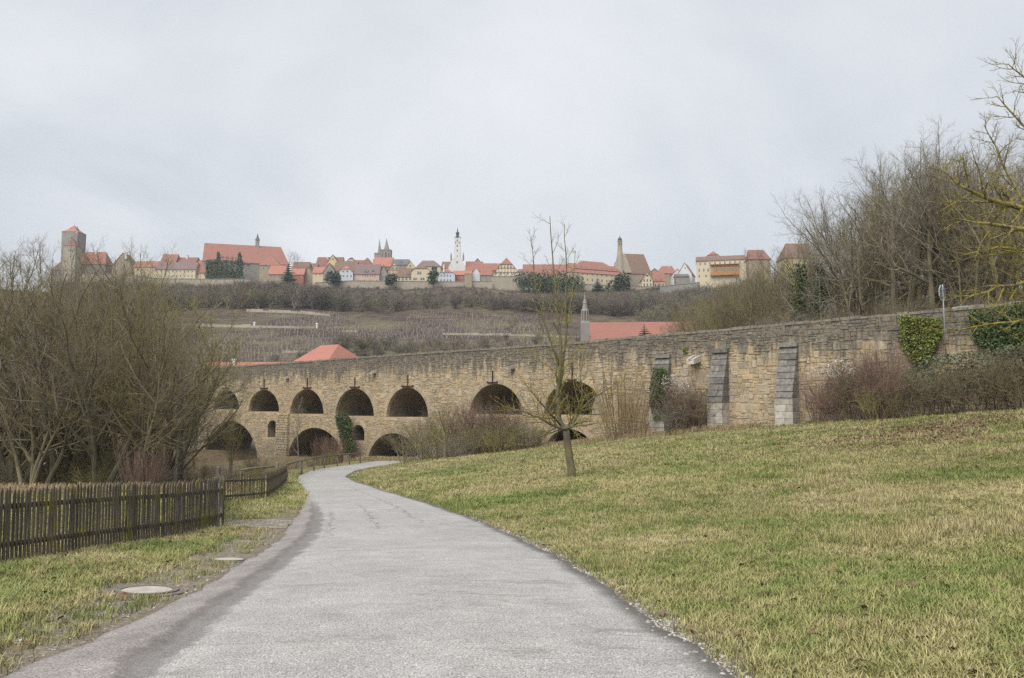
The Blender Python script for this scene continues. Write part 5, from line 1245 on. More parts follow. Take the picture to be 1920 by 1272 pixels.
h2 = np.minimum(rs.uniform(.8, 1.7, n), np.array([max(1.2, P(a, b, c).z - g) for a, b, c, g in zip(p2_, l2, Y2, g2_)]) / 8.0)
X, Y, hs = np.concatenate([X, X2]), np.concatenate([Y, Y2]), np.concatenate([hs, h2])
scatter('hillside_wood', 'grey-brown bare wood covering the slope below the town walls', np.stack([X, Y, ground(X, Y) - .2], -1), np.stack([X * 0, X * 0, rs.uniform(0, 6.28, len(X))], -1), hs[:, None] * np.array([1.15, 1.15, 1.0]) * rs.uniform(.85, 1.2, (len(X), 1)), rs.randint(0, 5, len(X)),
        [low_tree(1, FT['a']), low_tree(2, FT['b']), low_tree(3, FT['c'], 5, .6), low_tree(4, FT['a'], 4, .5), low_tree(5, FT['d'], 5, .5)])
n = 330; px = np.concatenate([rs.uniform(620, 960, 190), rs.uniform(300, 640, 70), rs.uniform(960, 1110, 40), rs.uniform(900, 1290, 30)]); Y = np.concatenate([rs.uniform(170, 262, 190), rs.uniform(165, 225, 70), rs.uniform(160, 215, 40), rs.uniform(225, 330, 30)]); X = (px - 960) / F * Y
hs = rs.uniform(.22, .62, n)
scatter('hillside_scrub', 'olive scrub and young trees on the lower slope behind the bridge', np.stack([X, Y, ground(X, Y) - .2], -1), np.stack([X * 0, X * 0, rs.uniform(0, 6.28, n)], -1), hs[:, None] * np.array([1.3, 1.3, 1.0]), rs.randint(0, 4, n), [low_tree(7, FT['b'], 5, .6), low_tree(8, FT['a'], 5, .6), low_tree(9, FT['d'], 6, .6), low_tree(10, FT['b'], 3, .3)])
# vine rows with stakes
vm = MB(); r = random.Random(4)
for k in range(9):
    x = r.uniform(-1.1, 1.1); vm.tube([Vector((x, r.uniform(-.15, .15), 0)), Vector((x + r.uniform(-.3, .3), 0, .5)), Vector((x + r.uniform(-.6, .6), r.uniform(-.2, .2), r.uniform(.7, 1.2)))], [.05, .035, .02], 3)
stake = MB(); stake.box(-.05, .05, -.05, .05, -.2, 1.9); vine_me = vm.mesh('vine', bark_mat('vine_wood', (.070, .045, .038), (.115, .078, .066))); stake_me = stake.mesh('stake', plain('stake_wood', (.30, .275, .24), (.22, .20, .175), 2))
V = []
for j, Y in enumerate(np.arange(196, 338, 5.2)):
    for X in np.arange(-112, 14, 1.1):
        pxv = 960 + F * X / Y
        if 300 < pxv < 1085 and not (620 < pxv < 900 and Y < 262) and vnoise(X, Y, .06, 41) > -.55: V.append((X + rs.uniform(-.9, .9), Y + .03 * X + rs.uniform(-.5, .5), 1 if rs.rand() < .05 else 0))
V = np.array(V); scatter('vineyard', 'terraced vineyard rows with pale stakes on the hillside', np.stack([V[:, 0], V[:, 1], ground(V[:, 0], V[:, 1])], -1), np.zeros((len(V), 3)) + np.stack([V[:, 0] * 0, V[:, 0] * 0, rs.uniform(-.3, .3, len(V))], -1), rs.uniform(.7, 1.15, (len(V), 1)) * np.array([1.8, 1.0, .55]), V[:, 2].astype(int), [vine_me, stake_me])
def hill_wall(label, pts, h):
    q = []
    for (xa, ya), (xb, yb) in zip(pts[:-1], pts[1:]):
        for k in range(8): q.append(hit(xa + (xb - xa) * k / 8, ya + (yb - ya) * k / 8, 60))
    q.append(hit(*pts[-1], 60)); c = q[0]; m = MB(); r = random.Random(int(pts[0][0]))
    for a, b in zip(q[:-1], q[1:]):
        A, B = a - c, b - c; ha, hb = h * r.uniform(.6, 1.1), h * r.uniform(.6, 1.1); d = Vector((0, .7, 0)); dn = Vector((0, 0, -1.5))
        m.add([A + dn, B + dn, B + Vector((0, 0, ha)), A + Vector((0, 0, ha)), A + dn + d, B + dn + d, B + d + Vector((0, 0, ha)), A + d + Vector((0, 0, ha))], [(0, 1, 2, 3), (7, 6, 5, 4), (3, 2, 6, 7), (0, 4, 5, 1), (0, 3, 7, 4), (1, 5, 6, 2)])
    o = m.build('terrace_wall', WC['stone']); o.location = c; tag(o, label, 'wall', 'dry stone terrace walls')
hill_wall('long low dry stone wall crossing the vineyard', [(335, 612), (470, 615), (590, 617)], 1.2)
hill_wall('short dry stone wall right of the long one in the vineyard', [(612, 618), (668, 614)], 1.0)
hill_wall('upper dry stone wall at the edge of the hillside wood', [(462, 585), (545, 588), (618, 593)], 1.3)
hill_wall('broken dry stone wall low on the slope by the scrub', [(642, 624), (672, 624)], 1.2)
hill_wall('lowest pale dry stone wall above the hipped orange roof', [(528, 663), (590, 661)], .9)
hill_wall('pale dry stone wall on the slope beside the valley church', [(830, 628), (940, 630), (1090, 634)], .9)
for x, y, lab in ((477, 614, 'small white stone marker by the long vineyard wall'), (594, 616, 'small white stone marker at the gap between the walls')):
    p = hit(x, y, 60); m = MB(); m.box(-.3, .3, -.3, .3, -.5, 1.6); m.add([(-.4, -.4, 1.6), (.4, -.4, 1.6), (.4, .4, 1.6), (-.4, .4, 1.6), (0, 0, 2.1)], [(0, 1, 4), (1, 2, 4), (2, 3, 4), (3, 0, 4), (3, 2, 1, 0)]); o = m.build('stone_marker', WC['white']); o.location = p; tag(o, lab, 'marker')

# ------------------------------------------------------------------ single trees around the town
def far_tree(px, yb, yt, Y, kind, label, sq=1.0, grp=None):
    c = P(px, yb, Y); PR[kind].place(c.x, c.y, P(px, yt, Y).z - c.z, label, 'tree', grp, z=c.z, sq=sq)
far_tree(76, 512, 432, 450, 'spread1', 'large round bare tree left of the castle tower', 1.1)
far_tree(20, 515, 462, 440, 'spread2', 'bare tree at the edge of the castle garden', 1.0); far_tree(38, 515, 470, 445, 'spread3', 'smaller bare tree between the castle garden trees', 1.0)
far_tree(541, 505, 466, 446, 'spread1', 'bare tree right of the monastery roof', .8); far_tree(557, 505, 469, 447, 'spread2', 'bare tree above the brown roof behind the fir', .8)
far_tree(1172, 545, 516, 424, 'spread2', 'bare spreading tree before the mansard building', 1.3); far_tree(1240, 538, 514, 425, 'spread1', 'bare tree before the pink house', 1.1)
c = P(541, 540, 424); spruce('fir_tree', c.x, c.y, P(541, 488, 424).z - c.z, 10.5, 'tall dark fir tree between the orange-roofed houses', z=c.z)
c = P(1121, 552, 420); spruce('fir_tree', c.x, c.y, P(1121, 519, 420).z - c.z, 8.5, 'pointed dark fir in front of the mansard building', z=c.z)
c = P(1157, 560, 418); leafy('evergreen_tree', c.x, c.y, c.z, 7, 5, 13, 'broad dark evergreen tree below the mansard building', 'tree', 'box_far', 1500, 1.1)
for px_, yb_, w, h, lab in ((1015, 548, 17, 10.5, 'large ivy hedge covering the wall under the plain red roof'), (1072, 548, 8, 9, 'dark evergreen shrub left of the mansard building'), (625, 535, 5, 7.5, 'round evergreen bush beside the pale half-hipped house'), (732, 530, 5, 5, 'clipped evergreen bush under the timbered gable'), (812, 530, 3.2, 8, 'slim evergreen between the cream houses'), (1232, 552, 8, 4.5, 'low green hedge under the pink house'), (440, 568, 5, 4, 'dark evergreen bush on the slope below the monastery')):
    c = P(px_, yb_, 424); leafy('evergreen_bush', c.x, c.y, c.z - 1, w, w * .6, h * 1.15, lab, 'bush', 'box_far', 900 if w < 10 else 3400, .9 if w < 10 else 1.0, lob=6 if w < 10 else 16)
c = P(418, 526, 436); iv = MB(); rng = random.Random(2); pts = [P(rng.uniform(387, 456), rng.uniform(489, 525), 443.0) + Vector((0, rng.uniform(-1.2, .2), 0)) - c for _ in range(2600)]
for xg in (410, 450):
    for _ in range(160):
        f = rng.random(); pts.append(P(xg + rng.uniform(-4, 4) * (1 - f), 489 - 15 * f, 443) - c + Vector((0, rng.uniform(-1, .4), 0)))
pts = [q for q in pts if not any(abs((q + c).x - P(x_, 500, 443).x) < .6 and abs((q + c).z - P(x_, y_, 443).z) < 1.1 for x_ in (421, 431, 441) for y_ in (497, 506))]
leaves(iv, pts, .9, rng, Vector((0, -1, 0))); o = iv.build('ivy', M['box_far']); o.location = c; tag(o, 'dark ivy climbing over the monastery front and gables', 'ivy')

# ------------------------------------------------------------------ thicket on the river bank (behind the fence)
LG = 'bare trees of the riverbank thicket'; LL = 'bare tree in the riverbank thicket behind the picket fence'
prof_l = ([-60, 0, 30, 60, 110, 160, 200, 240, 290, 330, 360, 400], [440, 428, 452, 466, 474, 462, 440, 436, 458, 515, 605, 680])
ks = ['spread1', 'spread2', 'spread3', 'willow1', 'slim1', 'slim2', 'slim3', 'limbs1', 'limbs2']
rt = random.Random(21)
KN = {'limbs1': 'dark many-limbed', 'limbs2': 'dark stout', 'leaner': 'dark leaning', 'spread1': 'broad brown', 'spread2': 'forked grey', 'spread3': 'broad olive-twigged', 'willow1': 'many-stemmed olive', 'willow2': 'many-stemmed brown', 'slim1': 'slender grey', 'slim2': 'slender olive', 'slim3': 'slender brown'}
for k in range(62):
    px_ = rt.uniform(-70, 372) if k < 36 else -60 + 400 * (k - 36) / 25; Y = rt.uniform(58, 125) if k < 36 else rt.uniform(47, 70); X = PX(px_, Y); yt = np.interp(px_, *prof_l) + abs(rt.gauss(0, 45 if k < 36 else 22) - (22 if k >= 36 else 0)) + (25 if px_ > 290 else 0)
    t_, s_ = to_b(X, Y)
    if -2 < s_ < BW + 2: continue
    h = min(top_h(px_, yt, Y), 22); kd = rt.choice(ks); zn = 'beside the first arches' if px_ > 280 else 'below the monastery end of the skyline' if px_ > 190 else 'below the castle tower' if px_ > 90 else 'above the parked cars'
    PR[kd].place(X, Y, h, f'{KN[kd]} bare tree in the riverbank thicket {zn}', 'tree', LG, sq=rt.uniform(.85, 1.15))
for px_, yt, Y, kd, lab in ((192, 462, 45, 'limbs1', 'tall bare tree with ascending limbs in the middle of the riverbank thicket'), (28, 448, 50, 'spread3', 'tall olive-twigged tree at the picture edge of the riverbank'), (330, 560, 52, 'slim1', 'slender pale-stemmed tree beside the first visible arch'),
                           (352, 600, 56, 'slim1', 'thin pale stem in front of the farthest arches'), (436, 742, 78, 'slim2', 'young olive tree before the widest lower arch'), (563, 728, 66, 'slim1', 'thin pale birch-like tree before the arches'), (110, 505, 46, 'limbs2', 'dark-limbed tree by the meadow edge'), (75, 640, 44.5, 'leaner', 'mossy dark tree leaning over the bank near the white car'), (265, 560, 46, 'willow2', 'many-stemmed brown willow at the bank edge'), (60, 600, 45, 'willow2', 'low spreading willow near the parked white car')):
    PR[kd].place(PX(px_, Y), Y, top_h(px_, yt, Y), lab, 'tree')
for px_, yt, Y, kd in ((-40, 478, 436, 'spread2'), (-8, 472, 434, 'spread1'), (4, 486, 430, 'spread3'), (52, 490, 436, 'spread2'), (100, 488, 432, 'spread3'), (112, 496, 428, 'spread2'), (165, 505, 428, 'spread1')):
    far_tree(px_, 528, yt, Y, kd, 'bare tree on the hill crest around the castle garden', 1.2, 'crest trees near the castle')
SGL = 'bare shrubs of the riverbank'
for k in range(26):
    px_ = rt.uniform(385, 640); Y = rt.uniform(52, 84); X = PX(px_, Y)
    if X > float(road_x(Y)) - 3.6 or to_b(X, Y)[1] > -1.5: continue
    PR[rt.choice(['shrub1', 'shrub3', 'scrub', 'straw'])].place(X, Y, rt.uniform(.9, 1.9), 'low twiggy scrub on the bank under the lower arches', 'shrub', 'scrub under the lower arches', parts=('stems', 'twigs'), sq=1.5)
for k in range(46):
    px_ = rt.choice([rt.uniform(-60, 20), rt.uniform(125, 330), rt.uniform(125, 520)]); Y = rt.uniform(45, 62) if px_ < 330 else rt.uniform(54, 70); X = PX(px_, Y)
    if X > float(road_x(Y)) - 4.5: continue
    kd = rt.choice(['shrub1', 'shrub3', 'scrub', 'rods']); PR[kd].place(X, Y, rt.uniform(2.0, 4.2) if px_ < 330 else rt.uniform(1.2, 2.2), {'shrub1': 'brown', 'shrub3': 'olive', 'scrub': 'grey', 'rods': 'upright reddish'}[kd] + ' bare shrub on the river bank ' + ('near the white car' if px_ < 60 else 'under the castle tower' if px_ < 190 else 'under the tall thicket tree' if px_ < 300 else 'before the far arches'), 'shrub', SGL, parts=('stems', 'twigs'), sq=1.3)
# ------------------------------------------------------------------ wood on the bank behind the ramp wall
prof_r = ([1225, 1300, 1380, 1440, 1480, 1520, 1545, 1600, 1650, 1700, 1760, 1800, 1850, 1920, 2000], [590, 552, 515, 490, 455, 425, 410, 345, 290, 243, 236, 255, 275, 255, 250])
RG = 'bare trees on the bank above the ramp'; RL = 'bare tree in the wood on the bank behind the ramp wall'
for k in range(84):
    px_ = rt.uniform(1235, 2030); dd = 1 / (8.464e-6 * (px_ + 650)); Y = dd + rt.choice([11, 13, 17, 22, 28, 35, 50]) + rt.uniform(-2, 3); X = PX(px_, Y)
    yt = np.interp(px_, *prof_r) + abs(rt.gauss(0, 50)); h = min(top_h(px_, yt, Y), 25)
    if h < 2: continue
    kd = rt.choice(['slim1', 'slim2', 'slim3', 'spread2', 'spread1'] if px_ < 1800 else ['spread1', 'spread2', 'spread3', 'slim3']) if h > 5 else rt.choice(['willow1', 'shrub1', 'willow2'])
    zn = 'right of the valley church' if px_ < 1330 else 'below the yellow house' if px_ < 1440 else 'below the yellow gable' if px_ < 1560 else 'under the tallest trees' if px_ < 1700 else 'behind the road sign' if px_ < 1830 else 'around the stone hut'
    PR[kd].place(X, Y, h, f'{KN.get(kd, "low twiggy")} bare tree on the ramp bank {zn}', 'tree', RG, sq=rt.uniform(.85, 1.1))
for k in range(34):
    px_ = rt.uniform(1245, 1560); Y = rt.uniform(88, 175); yt = np.interp(px_, *prof_r) + abs(rt.gauss(8, 30)); h = top_h(px_, yt, Y)
    if h < 3 or h > 24: continue
    kd = rt.choice(['spread1', 'spread2', 'willow1', 'willow2', 'slim3'])
    PR[kd].place(PX(px_, Y), Y, h, f"{KN[kd]} bare tree on the far bank slope {'near the valley church' if px_ < 1340 else 'below the long yellow house' if px_ < 1450 else 'below the yellow gable'}", 'tree', 'bare trees on the far bank slope', sq=1.15)
for px_, yt, Y, kd, lab in ((1740, 234, 66, 'spread1', 'tallest broad bare tree of the wood above the ramp'), (1693, 250, 64, 'spread2', 'tall forked bare tree beside the tallest one'), (1655, 285, 66, 'slim2', 'tall many-stemmed bare tree in the wood above the ramp'),
                           (1545, 382, 72, 'slim1', 'slender tree with ivied trunk nearest the yellow-gabled house'), (1505, 392, 72, 'slim1', 'slender grey tree before the brown-roofed house'), (1330, 520, 76, 'willow1', 'arching olive tree right of the valley church roof'), (1400, 500, 74, 'willow2', 'dark forked tree leaning over the ramp wall'), (1440, 475, 74, 'slim3', 'bare tree beneath the yellow house'), (1420, 476, 80, 'willow1', 'olive many-stemmed tree before the brown chimney roof'), (1462, 455, 78, 'spread2', 'forked grey tree just left of the yellow gable'), (1490, 446, 82, 'willow2', 'many-stemmed brown tree before the yellow gable'), (1525, 422, 78, 'spread3', 'broad olive tree just right of the yellow gable'), (1375, 500, 84, 'slim3', 'slender brown tree before the balcony of the yellow house'), (1585, 360, 76, 'slim2', 'tall olive tree between yellow gable and tallest tree'), (1620, 320, 70, 'limbs2', 'dark stout tree left of the tallest trees'), (1820, 262, 60, 'limbs1', 'dark many-limbed tree behind the road sign'), (1890, 250, 52, 'spread1', 'brown bare tree above the stone hut')):
    e = PR[kd].place(PX(px_, Y), Y, top_h(px_, yt, Y), lab, 'tree')
    if 'ivied' in lab or px_ == 1505:
        m = MB(); rng = random.Random(px_); k = e.scale.z
        pts = [Vector((rng.gauss(0, .32), rng.gauss(0, .32), rng.uniform(.1, 8.0) )) / k * (1 if True else 1) for _ in range(900)]; leaves(m, pts, .22 / k, rng); m.build('ivy', M['ivy'], e)
for k in range(44):
    px_ = rt.uniform(1400, 2000); dd = 1 / (8.464e-6 * (px_ + 650)); Y = dd + rt.uniform(8.5, 16); kd = rt.choice(['shrub1', 'shrub3', 'scrub']); PR[kd].place(PX(px_, Y), Y, rt.uniform(2.4, 4.2), {'shrub1': 'brown', 'shrub3': 'olive', 'scrub': 'grey'}[kd] + ' undergrowth shrub behind the ramp parapet ' + ('above the buttresses' if px_ < 1540 else 'above the reddish shrubs' if px_ < 1690 else 'around the road sign' if px_ < 1830 else 'beside the stone hut'), 'shrub', 'undergrowth behind the ramp parapet', parts=('stems', 'twigs'), sq=1.2)
c = P(1208, 640, 76); spruce('fir_tree', c.x, c.y, P(1208, 606, 76).z - c.z + .6, 2.2, 'small green fir tip before the valley church roof', 12, z=c.z - .6)
c = P(685, 680, 108); spruce('fir_tree', c.x, c.y, P(685, 652, 108).z - c.z + .8, 2.6, 'small fir looking over the parapet near the hipped roof', 10, z=c.z - .8)
c = P(672, 680, 110); spruce('fir_tree', c.x, c.y, P(672, 664, 110).z - c.z + .8, 2.2, 'lower fir left of the small fir behind the parapet', 8, z=c.z - .8)

# ------------------------------------------------------------------ plants in front of the wall
def at_wall(px, s): t_, z_ = on_face(px, 700, s); p = from_b(t_, s, 0); return p.x, p.y
def by_wall(px, s, ytop, kind, label, group=None, sq=1.0, name=None):
    x, y = at_wall(px, s); z = G(x, y); h = P(px, ytop, y).z - z
    return PR[kind].place(x, y, max(.8, h), label, 'shrub' if PR[kind].name == 'bare_shrub' else 'tree', group, parts=('stems', 'twigs') if PR[kind].name == 'bare_shrub' else ('trunk', 'crown'), sq=sq)
g1 = 'red-brown shrubs against the ramp wall'
for px_, s, yt, kd in ((1530, -1.3, 690, 'shrub2'), (1560, -1.8, 668, 'shrub2'), (1592, -1.6, 650, 'shrub1'), (1622, -2.0, 640, 'shrub2'), (1652, -1.6, 622, 'rods'), (1676, -2.2, 640, 'shrub2'), (1640, -3.0, 700, 'shrub3')):
    by_wall(px_, s, yt, kd, 'reddish bare shrub against the ramp wall beside the ivy', g1, 1.0)
g2 = 'shrubs between the first two buttresses'
for px_, s, yt, kd in ((1272, -1.2, 690, 'shrub2'), (1290, -1.6, 705, 'shrub1'), (1310, -1.4, 715, 'shrub2'), (1262, -1.9, 735, 'scrub')):
    by_wall(px_, s, yt, kd, 'tangled brown shrub between two buttresses', g2, 1.1)
for px_, s, yt, kd, lab in ((1168, -1.6, 655, 'straw', 'upright straw-coloured shrub where arches end and ramp wall begins'), (1190, -1.8, 690, 'straw', 'lower straw-coloured shrub beside the ivied buttress'), (1150, -2.2, 720, 'straw', 'thin straw-coloured shrub next to the last big arch')):
    by_wall(px_, s, yt, kd, lab)
g3 = 'brown scrub before the middle arches'
for px_, s, yt, kd in ((800, -3, 770, 'shrub1'), (822, -5, 775, 'shrub3'), (850, -3, 752, 'shrub1'), (876, -4, 742, 'shrub2'), (902, -3, 740, 'shrub2'), (925, -4, 748, 'shrub1'), (948, -3, 748, 'shrub2'), (900, -6, 790, 'shrub3'), (935, -6, 785, 'shrub3'), (865, -7, 800, 'scrub'), (975, -4, 770, 'shrub1'), (992, -3, 785, 'scrub'), (790, -5, 810, 'scrub'), (840, -8, 815, 'scrub'), (1010, -3, 800, 'shrub1')):
    by_wall(px_, s, yt, kd, {'shrub1': 'brown', 'shrub2': 'reddish', 'shrub3': 'olive', 'scrub': 'low grey'}[kd] + ' bare shrub ' + ('beside the pollarded tree' if px_ < 830 else 'before the left half of the sixth arch' if px_ < 915 else 'before the right half of the sixth arch' if px_ < 960 else 'between the two biggest arches'), g3, 1.25)
g4 = 'red rods before the second lower arch'
for px_, s, yt in ((603, -4, 812), (622, -5, 806), (638, -4, 812)): by_wall(px_, s, yt, 'rods', 'clump of upright reddish rods before the second lower arch', g4, 1.1)
by_wall(757, -14, 776, 'willow2', 'small pollarded tree with stout trunk beside the lane bend', sq=1.3)
by_wall(835, -9, 735, 'spread3', 'leaning lichen-covered tree in the scrub before the arches', sq=1.2)
def ivy_patch(label, pts_px, n, size, mat='ivy', s0=-.35, thick=.5, name='ivy', drop=0):
    """pts_px: outline as (px, y) pairs on the wall face"""
    rng = random.Random(int(pts_px[0][0])); poly = pts_px; x0, x1 = min(p[0] for p in poly), max(p[0] for p in poly); y0, y1 = min(p[1] for p in poly), max(p[1] for p in poly); out = []
    while len(out) < n:
        x, y = rng.uniform(x0, x1), rng.uniform(y0, y1); ins = False; j = len(poly) - 1
        for i in range(len(poly)):
            (xi, yi), (xj, yj) = poly[i], poly[j]
            if (yi > y) != (yj > y) and x < (xj - xi) * (y - yi) / (yj - yi) + xi: ins = not ins
            j = i
        if ins:
            s = s0 + rng.uniform(-thick, .1); t_, z_ = on_face(x, y, s); out.append(from_b(t_, s, z_))
    c = out[0].copy(); m = MB(); leaves(m, [p - c for p in out], size, rng, Vector((-BN[0], -BN[1], .3))); o = m.build(name, M[mat]); o.location = c; return tag(o, label, 'ivy')
ivy_patch('bright yellow-green ivy curtain over the end of the ramp wall', [(1686, 592), (1762, 598), (1768, 625), (1750, 660), (1742, 682), (1706, 680), (1690, 650)], 6000, .12, 'ivy_light', -.25)
ivy_patch('dark ivy wrapped round the first buttress', [(1222, 690), (1250, 690), (1252, 735), (1240, 780), (1226, 790), (1217, 750)], 1900, .12, 'ivy', -1.25, .5)
ivy_patch('light green ivy tuft on top of the first buttress', [(1232, 694), (1252, 692), (1252, 706), (1230, 708)], 220, .16, 'ivy_light', -.8, .3)
ivy_patch('tall ivy bush clinging to the pier beside the small arched opening', [(628, 780), (652, 776), (662, 798), (656, 812), (666, 830), (658, 852), (646, 850), (636, 815)], 3600, .16, 'ivy', -.6, .9)
ivy_patch('small green fern growing from the wall above the big spout', [(1281, 652), (1289, 650), (1288, 662), (1282, 664)], 60, .14, 'ivy_light', -.05, .12)
ivy_patch('pale seed heads of wild clematis on the ramp wall', [(1520, 690), (1575, 668), (1606, 680), (1600, 705), (1545, 712)], 420, .085, 'silver', -1.6, .8, 'clematis')
ivy_patch('pale clematis seed heads between the first two buttresses', [(1240, 705), (1285, 700), (1295, 730), (1262, 745), (1240, 725)], 420, .085, 'silver', -1.5, .6, 'clematis')
ivy_patch('dark bramble thicket at the foot of the ramp wall end', [(1690, 700), (1740, 670), (1850, 655), (1960, 640), (1960, 720), (1800, 738), (1700, 745)], 4200, .12, 'bramble', -1.6, 1.4, 'bramble')
ivy_patch('ivy hanging over the wall beyond the road sign', [(1815, 585), (1960, 560), (1960, 650), (1860, 660), (1822, 640)], 6000, .12, 'ivy', -.3, .5)
for k in range(9):
    px_ = 1700 + k * 28; by_wall(px_, -2.6, 690 - k * 6, 'shrub1', 'dry brown bramble stems ' + ('under the bright ivy curtain' if k < 2 else 'below the road sign' if k < 4 else 'under the hanging dark ivy' if k < 7 else 'at the picture edge of the overgrown wall'), 'bramble stems by the overgrown wall', 1.1)

# ------------------------------------------------------------------ the orchard tree on the lawn and the lichened tree at the picture edge
def limb_tree(name, label, Y, limbs, specs, mats, seed, base):
    r = random.Random(seed); b = [MB(), MB()]; c = Vector((base[0], base[1], G(*base)))
    for pts, r0, r1, kids, L in limbs:
        q = [P(x, y, Y + dy) - c for x, y, dy in pts]; pp = []
        for i in range(len(q) - 1):
            for k in range(3): pp.append(q[i].lerp(q[i + 1], k / 3) + rv(r) * (.012 if i or k else 0))
        pp.append(q[-1]); n = len(pp) - 1; rr = [r0 + (r1 - r0) * i / n for i in range(n + 1)]
        ds = [(pp[min(i + 1, n)] - pp[max(i - 1, 0)]).normalized() for i in range(n + 1)]
        b[0 if r0 > .035 else 1].tube(pp, rr, 8 if r0 > .06 else 5)
        if kids: S = [dict(specs[0], kids=kids)] + specs[1:]; offspring(b, r, pp, rr, ds, L, 0, S)
    e = empty(name, c); b[0].build('trunk', M[mats[0]], e, True); b[1].build('crown', M[mats[1]], e); return tag(e, label, 'tree')
TW = [lv(0, 3, 5, .1, .05, 6, .12, 50, 1.0, .5, fall=.4), lv(1, 5, 4, .13, .07, 5, .2, 42, .5, .6, rmin=.011), lv(1, 4, 3, .15, .06, 4, .2, 40, .5, .7, rmin=.007), lv(1, 3, 3, .16, .05, 0, 0, 0, 0, 0, rmin=.005)]
OY = 28.0; ob = hit(1072, 897)
OY = ob.y
limb_tree('orchard_tree', 'lone bare orchard tree with yellow lichen standing on the lawn', OY, [
    ([(1074, 905, 0), (1070, 870, 0), (1065, 835, 0), (1061, 808, 0)], .17, .135, 0, 1),
    ([(1061, 808, 0), (1052, 795, .1), (1046, 770, .2), (1046, 735, .1), (1050, 690, 0), (1050, 640, 0), (1046, 590, 0), (1042, 540, 0), (1036, 480, 0), (1031, 405, 0)], .11, .014, 27, 1.15),
    ([(1046, 745, .1), (1055, 690, .3), (1062, 620, .4), (1060, 560, .5), (1062, 500, .5), (1058, 420, .5)], .062, .012, 20, 1.0),
    ([(1050, 690, 0), (1022, 610, -.3), (1004, 540, -.4), (996, 445, -.4)], .045, .011, 17, .9),
    ([(1048, 700, 0), (1003, 668, .4), (975, 640, .5), (950, 600, .6)], .030, .005, 11, .8),
    ([(1062, 620, .4), (1072, 560, .6), (1079, 470, .6)], .032, .010, 11, .8),
    ([(1061, 808, 0), (1074, 795, .2), (1083, 775, .3), (1105, 752, .5), (1140, 730, .6), (1172, 712, .8)], .075, .010, 20, 1.0),
    ([(1083, 775, .3), (1092, 740, -.4), (1088, 700, -.5), (1098, 650, -.6)], .045, .006, 15, .9),
    ([(1061, 808, 0), (1040, 800, -.3), (1010, 782, -.5), (975, 770, -.6), (950, 765, -.6)], .070, .010, 20, 1.0),
    ([(1050, 797, 0), (1030, 775, -.8), (1005, 745, -1.2), (985, 720, -1.4)], .050, .008, 17, 1.0),
    ([(1058, 806, 0), (1075, 800, -.8), (1110, 795, -1.3), (1150, 790, -1.5)], .045, .007, 17, .9),
    ([(1055, 803, 0), (1035, 812, .6), (1005, 805, 1.0), (980, 815, 1.2)], .040, .006, 15, .8),
    ([(1062, 806, 0), (1075, 780, .9), (1090, 765, 1.4)], .045, .008, 13, .9)], TW, ('bark', 'lichen'), 5, (ob.x, ob.y))
NY = 17.0
limb_tree('lichened_tree', 'big bare tree with yellow lichen reaching in from the picture edge', NY, [
    ([(2120, 800, .5), (2110, 600, .4), (2090, 400, .2), (2060, 200, 0), (2040, 60, 0)], 0.220, 0.065, 18, 1.6),
    ([(2095, 500, .3), (2000, 440, -.4), (1930, 395, -.8), (1860, 375, -1.0), (1800, 350, -1.2), (1775, 325, -1.2)], 0.094, 0.013, 23, 1.0),
    ([(2100, 560, .3), (2000, 480, -.8), (1920, 430, -1.2), (1850, 420, -1.6), (1795, 410, -1.8)], 0.088, 0.010, 21, 1.0),
    ([(2105, 620, .3), (2000, 520, .4), (1930, 470, .6), (1870, 465, .7), (1800, 480, .8)], 0.088, 0.010, 21, .9),
    ([(2108, 660, .3), (2000, 580, -.4), (1925, 530, -.8), (1870, 540, -1.0), (1810, 560, -1.2)], 0.075, 0.009, 19, .9),
    ([(2110, 700, .3), (2000, 650, .5), (1925, 600, .8), (1850, 610, 1.0), (1770, 622, 1.2)], 0.069, 0.008, 19, .8),
    ([(2060, 200, 0), (1980, 190, -.4), (1925, 150, -.5), (1890, 120, -.6)], 0.044, 0.008, 14, .7),
    ([(2075, 300, 0), (1990, 290, .4), (1930, 250, .5), (1890, 205, .5), (1868, 180, .5)], 0.050, 0.008, 16, .7),
    ([(1930, 395, -.8), (1890, 330, -.6), (1865, 270, -.6), (1845, 235, -.6)], 0.035, 0.007, 14, .6)], TW, ('lichen', 'lichen'), 9, (P(2120, 800, NY).x, NY + .5))

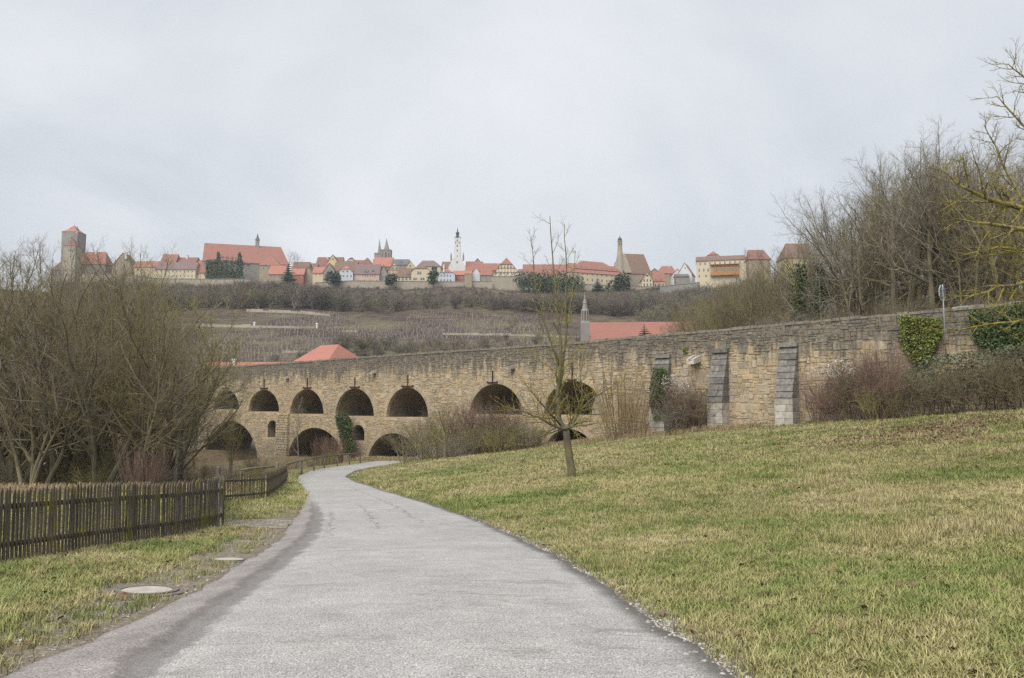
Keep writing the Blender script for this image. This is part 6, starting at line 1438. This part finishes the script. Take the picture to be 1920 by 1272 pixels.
# ------------------------------------------------------------------ cars half hidden by the trees
M['car_white'] = plain('car_paint_white', (.62, .63, .65), (.58, .59, .61), 2, .3); M['car_grey'] = plain('car_paint_grey', (.22, .24, .26), (.2, .22, .24), 2, .3); M['tyre'] = plain('tyre', (.02, .02, .02), (.03, .03, .03), 9, .8); M['lamp_red'] = plain('tail_lamp', (.45, .02, .02), (.4, .02, .02), 9, .3)
def car(x, y, z, rz, paint, label):
    root = empty('parked_car', (x, y, z), rz); tag(root, label, 'car'); m = MB()
    prof = [(-2.05, .35), (-2.1, .75), (-2.0, .92), (-1.75, .98), (-1.25, 1.42), (-.9, 1.5), (.35, 1.5), (.6, 1.45), (1.15, .98), (1.85, .86), (2.08, .7), (2.1, .35)]
    def ring(yy, k): return [(a, yy * (1 if b < 1.0 else .80), b) for a, b in prof]
    L, Rr = ring(-.85, 0), ring(.85, 0); n = len(prof)
    m.add(L + Rr, [tuple(range(n))[::-1], tuple(range(n, 2 * n))] + [(i, (i + 1) % n, (i + 1) % n + n, i + n) for i in range(n)]); m.build('body', M[paint], root)
    for sy in (-1, 1):
        g = MB(); g.add([(-1.15, sy * .865, 1.02), (.95, sy * .865, 1.02), (.45, sy * .715, 1.42), (-.95, sy * .715, 1.42)], [(0, 1, 2, 3)]); g.v = [(a, b + sy * .012, c) for a, b, c in g.v]; g.build('side_window', M['win'], root)
        for sx in (-1.3, 1.3):
            w = MB(); w.lathe([(.31, -.1), (.32, -.06), (.32, .06), (.31, .1)], 18); w.v = [(sx + a, sy * .80 + c, .32 + b) for a, b, c in w.v]; wo = w.build('wheel', M['tyre'], root)
            h = MB(); h.lathe([(.2, -.02), (.19, .02)], 12); h.v = [(sx + a, sy * .905 + c * sy, .32 + b) for a, b, c in h.v]; h.build('hubcap', M['steel'], wo)
        b = MB(); b.box(-2.12, -2.0, sy * .62 - .14, sy * .62 + .14, .66, .86); b.build('tail_light', M['lamp_red'], root)
        b = MB(); b.box(1.98, 2.10, sy * .6 - .16, sy * .6 + .16, .62, .76); b.build('headlight', M['frame'], root)
    for xa, za, xb, zb_ in ((-1.72, 1.02, -1.27, 1.40), (1.13, 1.03, .65, 1.42)):
        g = MB(); o_ = .015 * (-1 if xa < 0 else 1); g.add([(xa + o_, -.66, za + .015), (xa + o_, .66, za + .015), (xb + o_, .62, zb_ + .015), (xb + o_, -.62, zb_ + .015)], [(0, 1, 2, 3)]); g.build('windscreen', M['win'], root)
    return root
p = P(76, 836, 74); car(p.x, p.y, G(p.x, p.y), R(8), 'car_white', 'white car parked on the meadow behind the riverbank thicket')
p = P(138, 822, 92); car(p.x, p.y, G(p.x, p.y), R(60), 'car_grey', 'grey car parked farther back behind the riverbank thicket')
x, y = at_wall(1836, 3.2); car(x, y, ztop(to_b(x, y)[0]) - 1.02, math.atan2(-BU[1], -BU[0]), 'car_grey', 'grey car with red tail light on the ramp behind the sign')

# ------------------------------------------------------------------ thin winter haze
hz = MB(); hz.box(-1900, 1900, -60, 1700, -14, 135); M['haze'] = bpy.data.materials.new('haze'); M['haze'].use_nodes = True
hn = M['haze'].node_tree; hn.nodes.remove(hn.nodes['Principled BSDF']); pv_ = hn.nodes.new('ShaderNodeVolumePrincipled'); pv_.inputs['Color'].default_value = (.86, .90, .96, 1); pv_.inputs['Density'].default_value = .00018; pv_.inputs['Anisotropy'].default_value = .1
hn.links.new(pv_.outputs[0], hn.nodes['Material Output'].inputs['Volume'])
tag(hz.build('haze', M['haze']), 'thin pale winter haze over the valley', kind='stuff')
